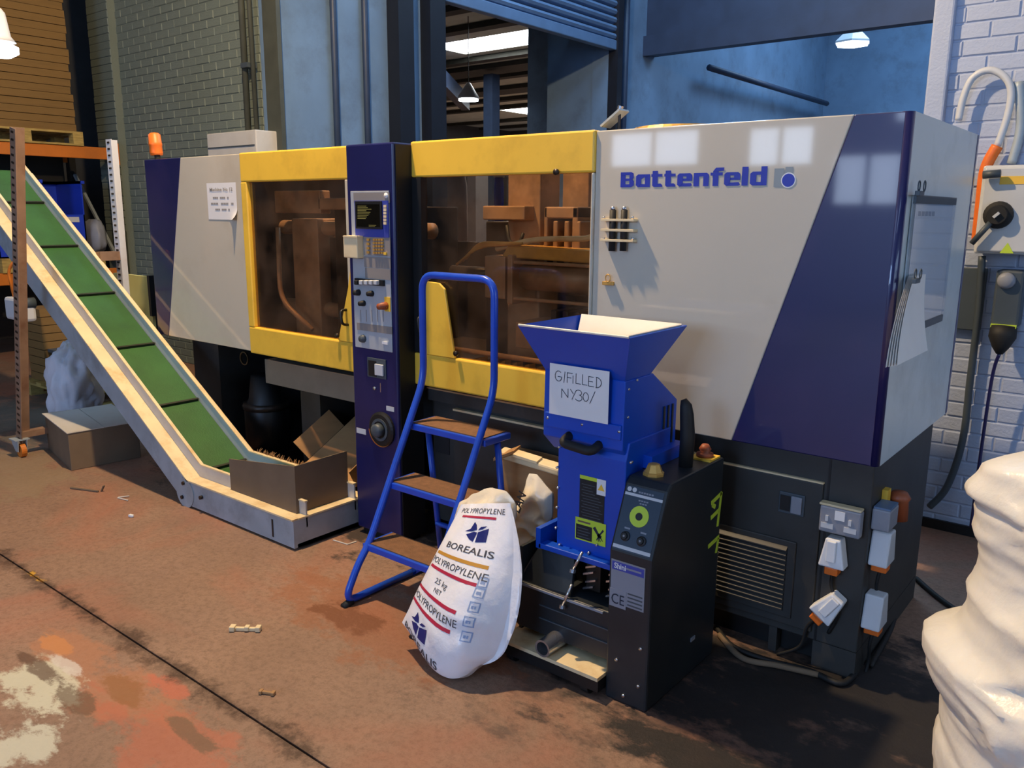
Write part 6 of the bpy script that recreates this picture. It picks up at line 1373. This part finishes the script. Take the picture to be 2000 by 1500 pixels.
# cables and hoses on the dark floor by the machine corner
random.seed(11)
for i, pl_ in enumerate([((1400, 1225), (1430, 1262), (1500, 1290), (1580, 1310), (1640, 1335), (1668, 1318)), ((1405, 1240), (1450, 1285), (1520, 1300), (1600, 1318)), ((1690, 1120), (1730, 1150), (1745, 1210), (1700, 1300)), ((1790, 1130), (1830, 1165), (1880, 1200))]):
    P_ = [AZ(p[0], p[1], 0.011) for p in pl_]
    tag(MB().tube(smooth_path(P_), 0.011, 8).build('floor_cable', 'card_dark' if i == 1 else 'rubber', smooth=True), ['black cable curving along the floor before the louvre door', 'tan hose lying along the foot of the machine base', 'black cable hanging round the machine base corner', 'black bar lying on the dark floor beside the brick wall'][i], 'cable')
# plastic-wrapped load at the right edge
pw_ = thing('wrapped_load', 'tall load wrapped in crumpled milky polythene beside the camera', 'wrapped load', (0.25, 1.9, 0))
YP = 1.9
sil_px = [(1835, 1560), (1826, 1500), (1822, 1440), (1834, 1380), (1838, 1310), (1815, 1290), (1800, 1235), (1803, 1212), (1862, 1203), (1880, 1190), (1888, 1160), (1880, 1135), (1912, 1100), (1908, 1050), (1900, 1000), (1903, 970), (1880, 952), (1888, 935), (1925, 905), (1960, 893), (2000, 882)]
sil = [(0.0, AY(1835, 1560, YP).x)] + [(AY(p[0], p[1], YP).z, AY(p[0], p[1], YP).x) for p in sil_px]
ZP = sil[-1][0]
def silx(z):
    for (za, xa), (zb_, xb_) in zip(sil[:-1], sil[1:]):
        if z <= zb_: t = (z - za) / max(1e-6, zb_ - za); return xa + (xb_ - xa) * min(1, max(0, t))
    return sil[-1][1]
def pile(u, v):
    z = ZP * v; s = 2 * u; cxp = 0.45
    back = s > 1; s = s - 1 if back else s                # front sheet runs left edge -> right, rear sheet returns
    xl = silx(z) + 0.014 * noise.noise((z * 14, 0, 0)) + 0.008 * noise.noise((z * 34, 2, 0))
    q = Vector((s * 2.2 + (5 if back else 0), z * 2.4, 0.3))
    depth = 0.42 * math.sin(math.pi * (0.0 + 1.0 * min(max(s, 0), 1))) ** 0.55 * (1 - 0.5 * v ** 4)
    edge = min(1.0, 5 * s) * min(1.0, 5 * (1 - s))
    qa = Vector((q.x * 0.9 + q.y * 0.75, (q.y * 0.8 - q.x * 0.75) * 1.7, 1.7)); rg = lambda w: 1 - 2 * abs(noise.noise(w))
    f = 0.06 * rg(qa * 0.9) ** 2 + 0.04 * abs(rg(qa * 2.1 + Vector((4, 1, 0)))) ** 3 + 0.02 * abs(rg(qa * 4.4 + Vector((1, 6, 0)))) ** 4 + 0.05 * noise.noise(q * 1.2) + 0.05 * (0.5 - abs(noise.noise(q * 2.6))) + 0.022 * (0.5 - abs(noise.noise(q * 6.0))) + 0.01 * (0.5 - abs(noise.noise(q * 13)))
    x = (xl + (1.05 - xl) * s) if not back else (1.05 + (xl - 1.05) * s)
    y = YP + (depth if back else -depth) + (f * edge if back else -f * edge)
    return Vector((x, y, z + 0.02 * edge * noise.noise(q * 2 + Vector((0, 3, 0))) * (v > 0.02) * (v < 0.98)))
NU, NV = 220, 150
pb = MB(); pb.grid(pile, NU, NV, True)
top = len(pb.v); pb._add([(0.45, YP, ZP + 0.03)], []); n0 = NU * (NV - 1)
for i in range(NU): pb.f.append((n0 + i, n0 + (i + 1) % NU, top))
pb.build('polythene_wrap', 'film_pile', pw_, smooth=True)
# scraps on the floor
def scrap(label, px, py, m, parts, name='plastic_scrap'):
    o_ = AZ(px, py); b = MB(); b.T = Matrix.Translation(o_)
    for q in parts: b.obox(*q)
    tag(b.build(name, m, bevel=0.003), label, 'scrap')
scrap('cream moulded plastic scrap lying on the open red floor', 480, 1232, 'cream', [((0, 0, 0.008), (1, 0.75, 0), (-0.75, 1, 0), UZ, 0.10, 0.014, 0.014), ((-0.04, -0.03, 0.011), (1, 0.75, 0), (-0.75, 1, 0), UZ, 0.022, 0.03, 0.02), ((0.04, 0.03, 0.011), (1, 0.75, 0), (-0.75, 1, 0), UZ, 0.02, 0.028, 0.02), ((0.005, 0.004, 0.012), (1, 0.75, 0), (-0.75, 1, 0), UZ, 0.018, 0.024, 0.018)])
scrap('short bone-shaped tan scrap near the slab joint', 522, 1356, 'card', [((0, 0, 0.006), (1, 0.5, 0), (-0.5, 1, 0), UZ, 0.045, 0.01, 0.01), ((-0.02, -0.01, 0.007), (1, 0.5, 0), (-0.5, 1, 0), UZ, 0.012, 0.02, 0.013), ((0.02, 0.01, 0.007), (1, 0.5, 0), (-0.5, 1, 0), UZ, 0.012, 0.02, 0.013)])
scrap('tiny white pellet on the red floor before the conveyor', 256, 1010, 'white', [((0, 0, 0.008), (1, 0.2, 0), (-0.2, 1, 0), UZ, 0.025, 0.016, 0.014), ((0.01, 0.004, 0.008), (1, 1, 0), (-1, 1, 0), UZ, 0.012, 0.014, 0.013)])
scrap('bent brown strip lying near the caster post', 165, 958, 'card_dark', [((0, 0, 0.006), (1, 0.4, 0), (-0.4, 1, 0), UZ, 0.2, 0.012, 0.01), ((0.1, 0.06, 0.02), (0.4, 0.3, 1), (0, 1, 0), (1, 0, -0.4), 0.04, 0.012, 0.008)], 'packing_strip')
scrap('thin white shaving on the floor by the conveyor shadow', 240, 976, 'skirt', [((0, 0, 0.004), (1, 0.2, 0), (-0.2, 1, 0), UZ, 0.09, 0.008, 0.006), ((-0.03, 0.02, 0.006), (0.5, 1, 0), (-1, 0.5, 0), UZ, 0.06, 0.008, 0.006)], 'packing_strip')
scrap('thin white angle-shaped strip beside the ladder foot', 665, 1060, 'skirt', [((0, 0, 0.003), (1, 0.1, 0), (-0.1, 1, 0), UZ, 0.1, 0.007, 0.005), ((0.05, 0.03, 0.003), (0.1, 1, 0), (-1, 0.1, 0), UZ, 0.06, 0.007, 0.005)], 'packing_strip')
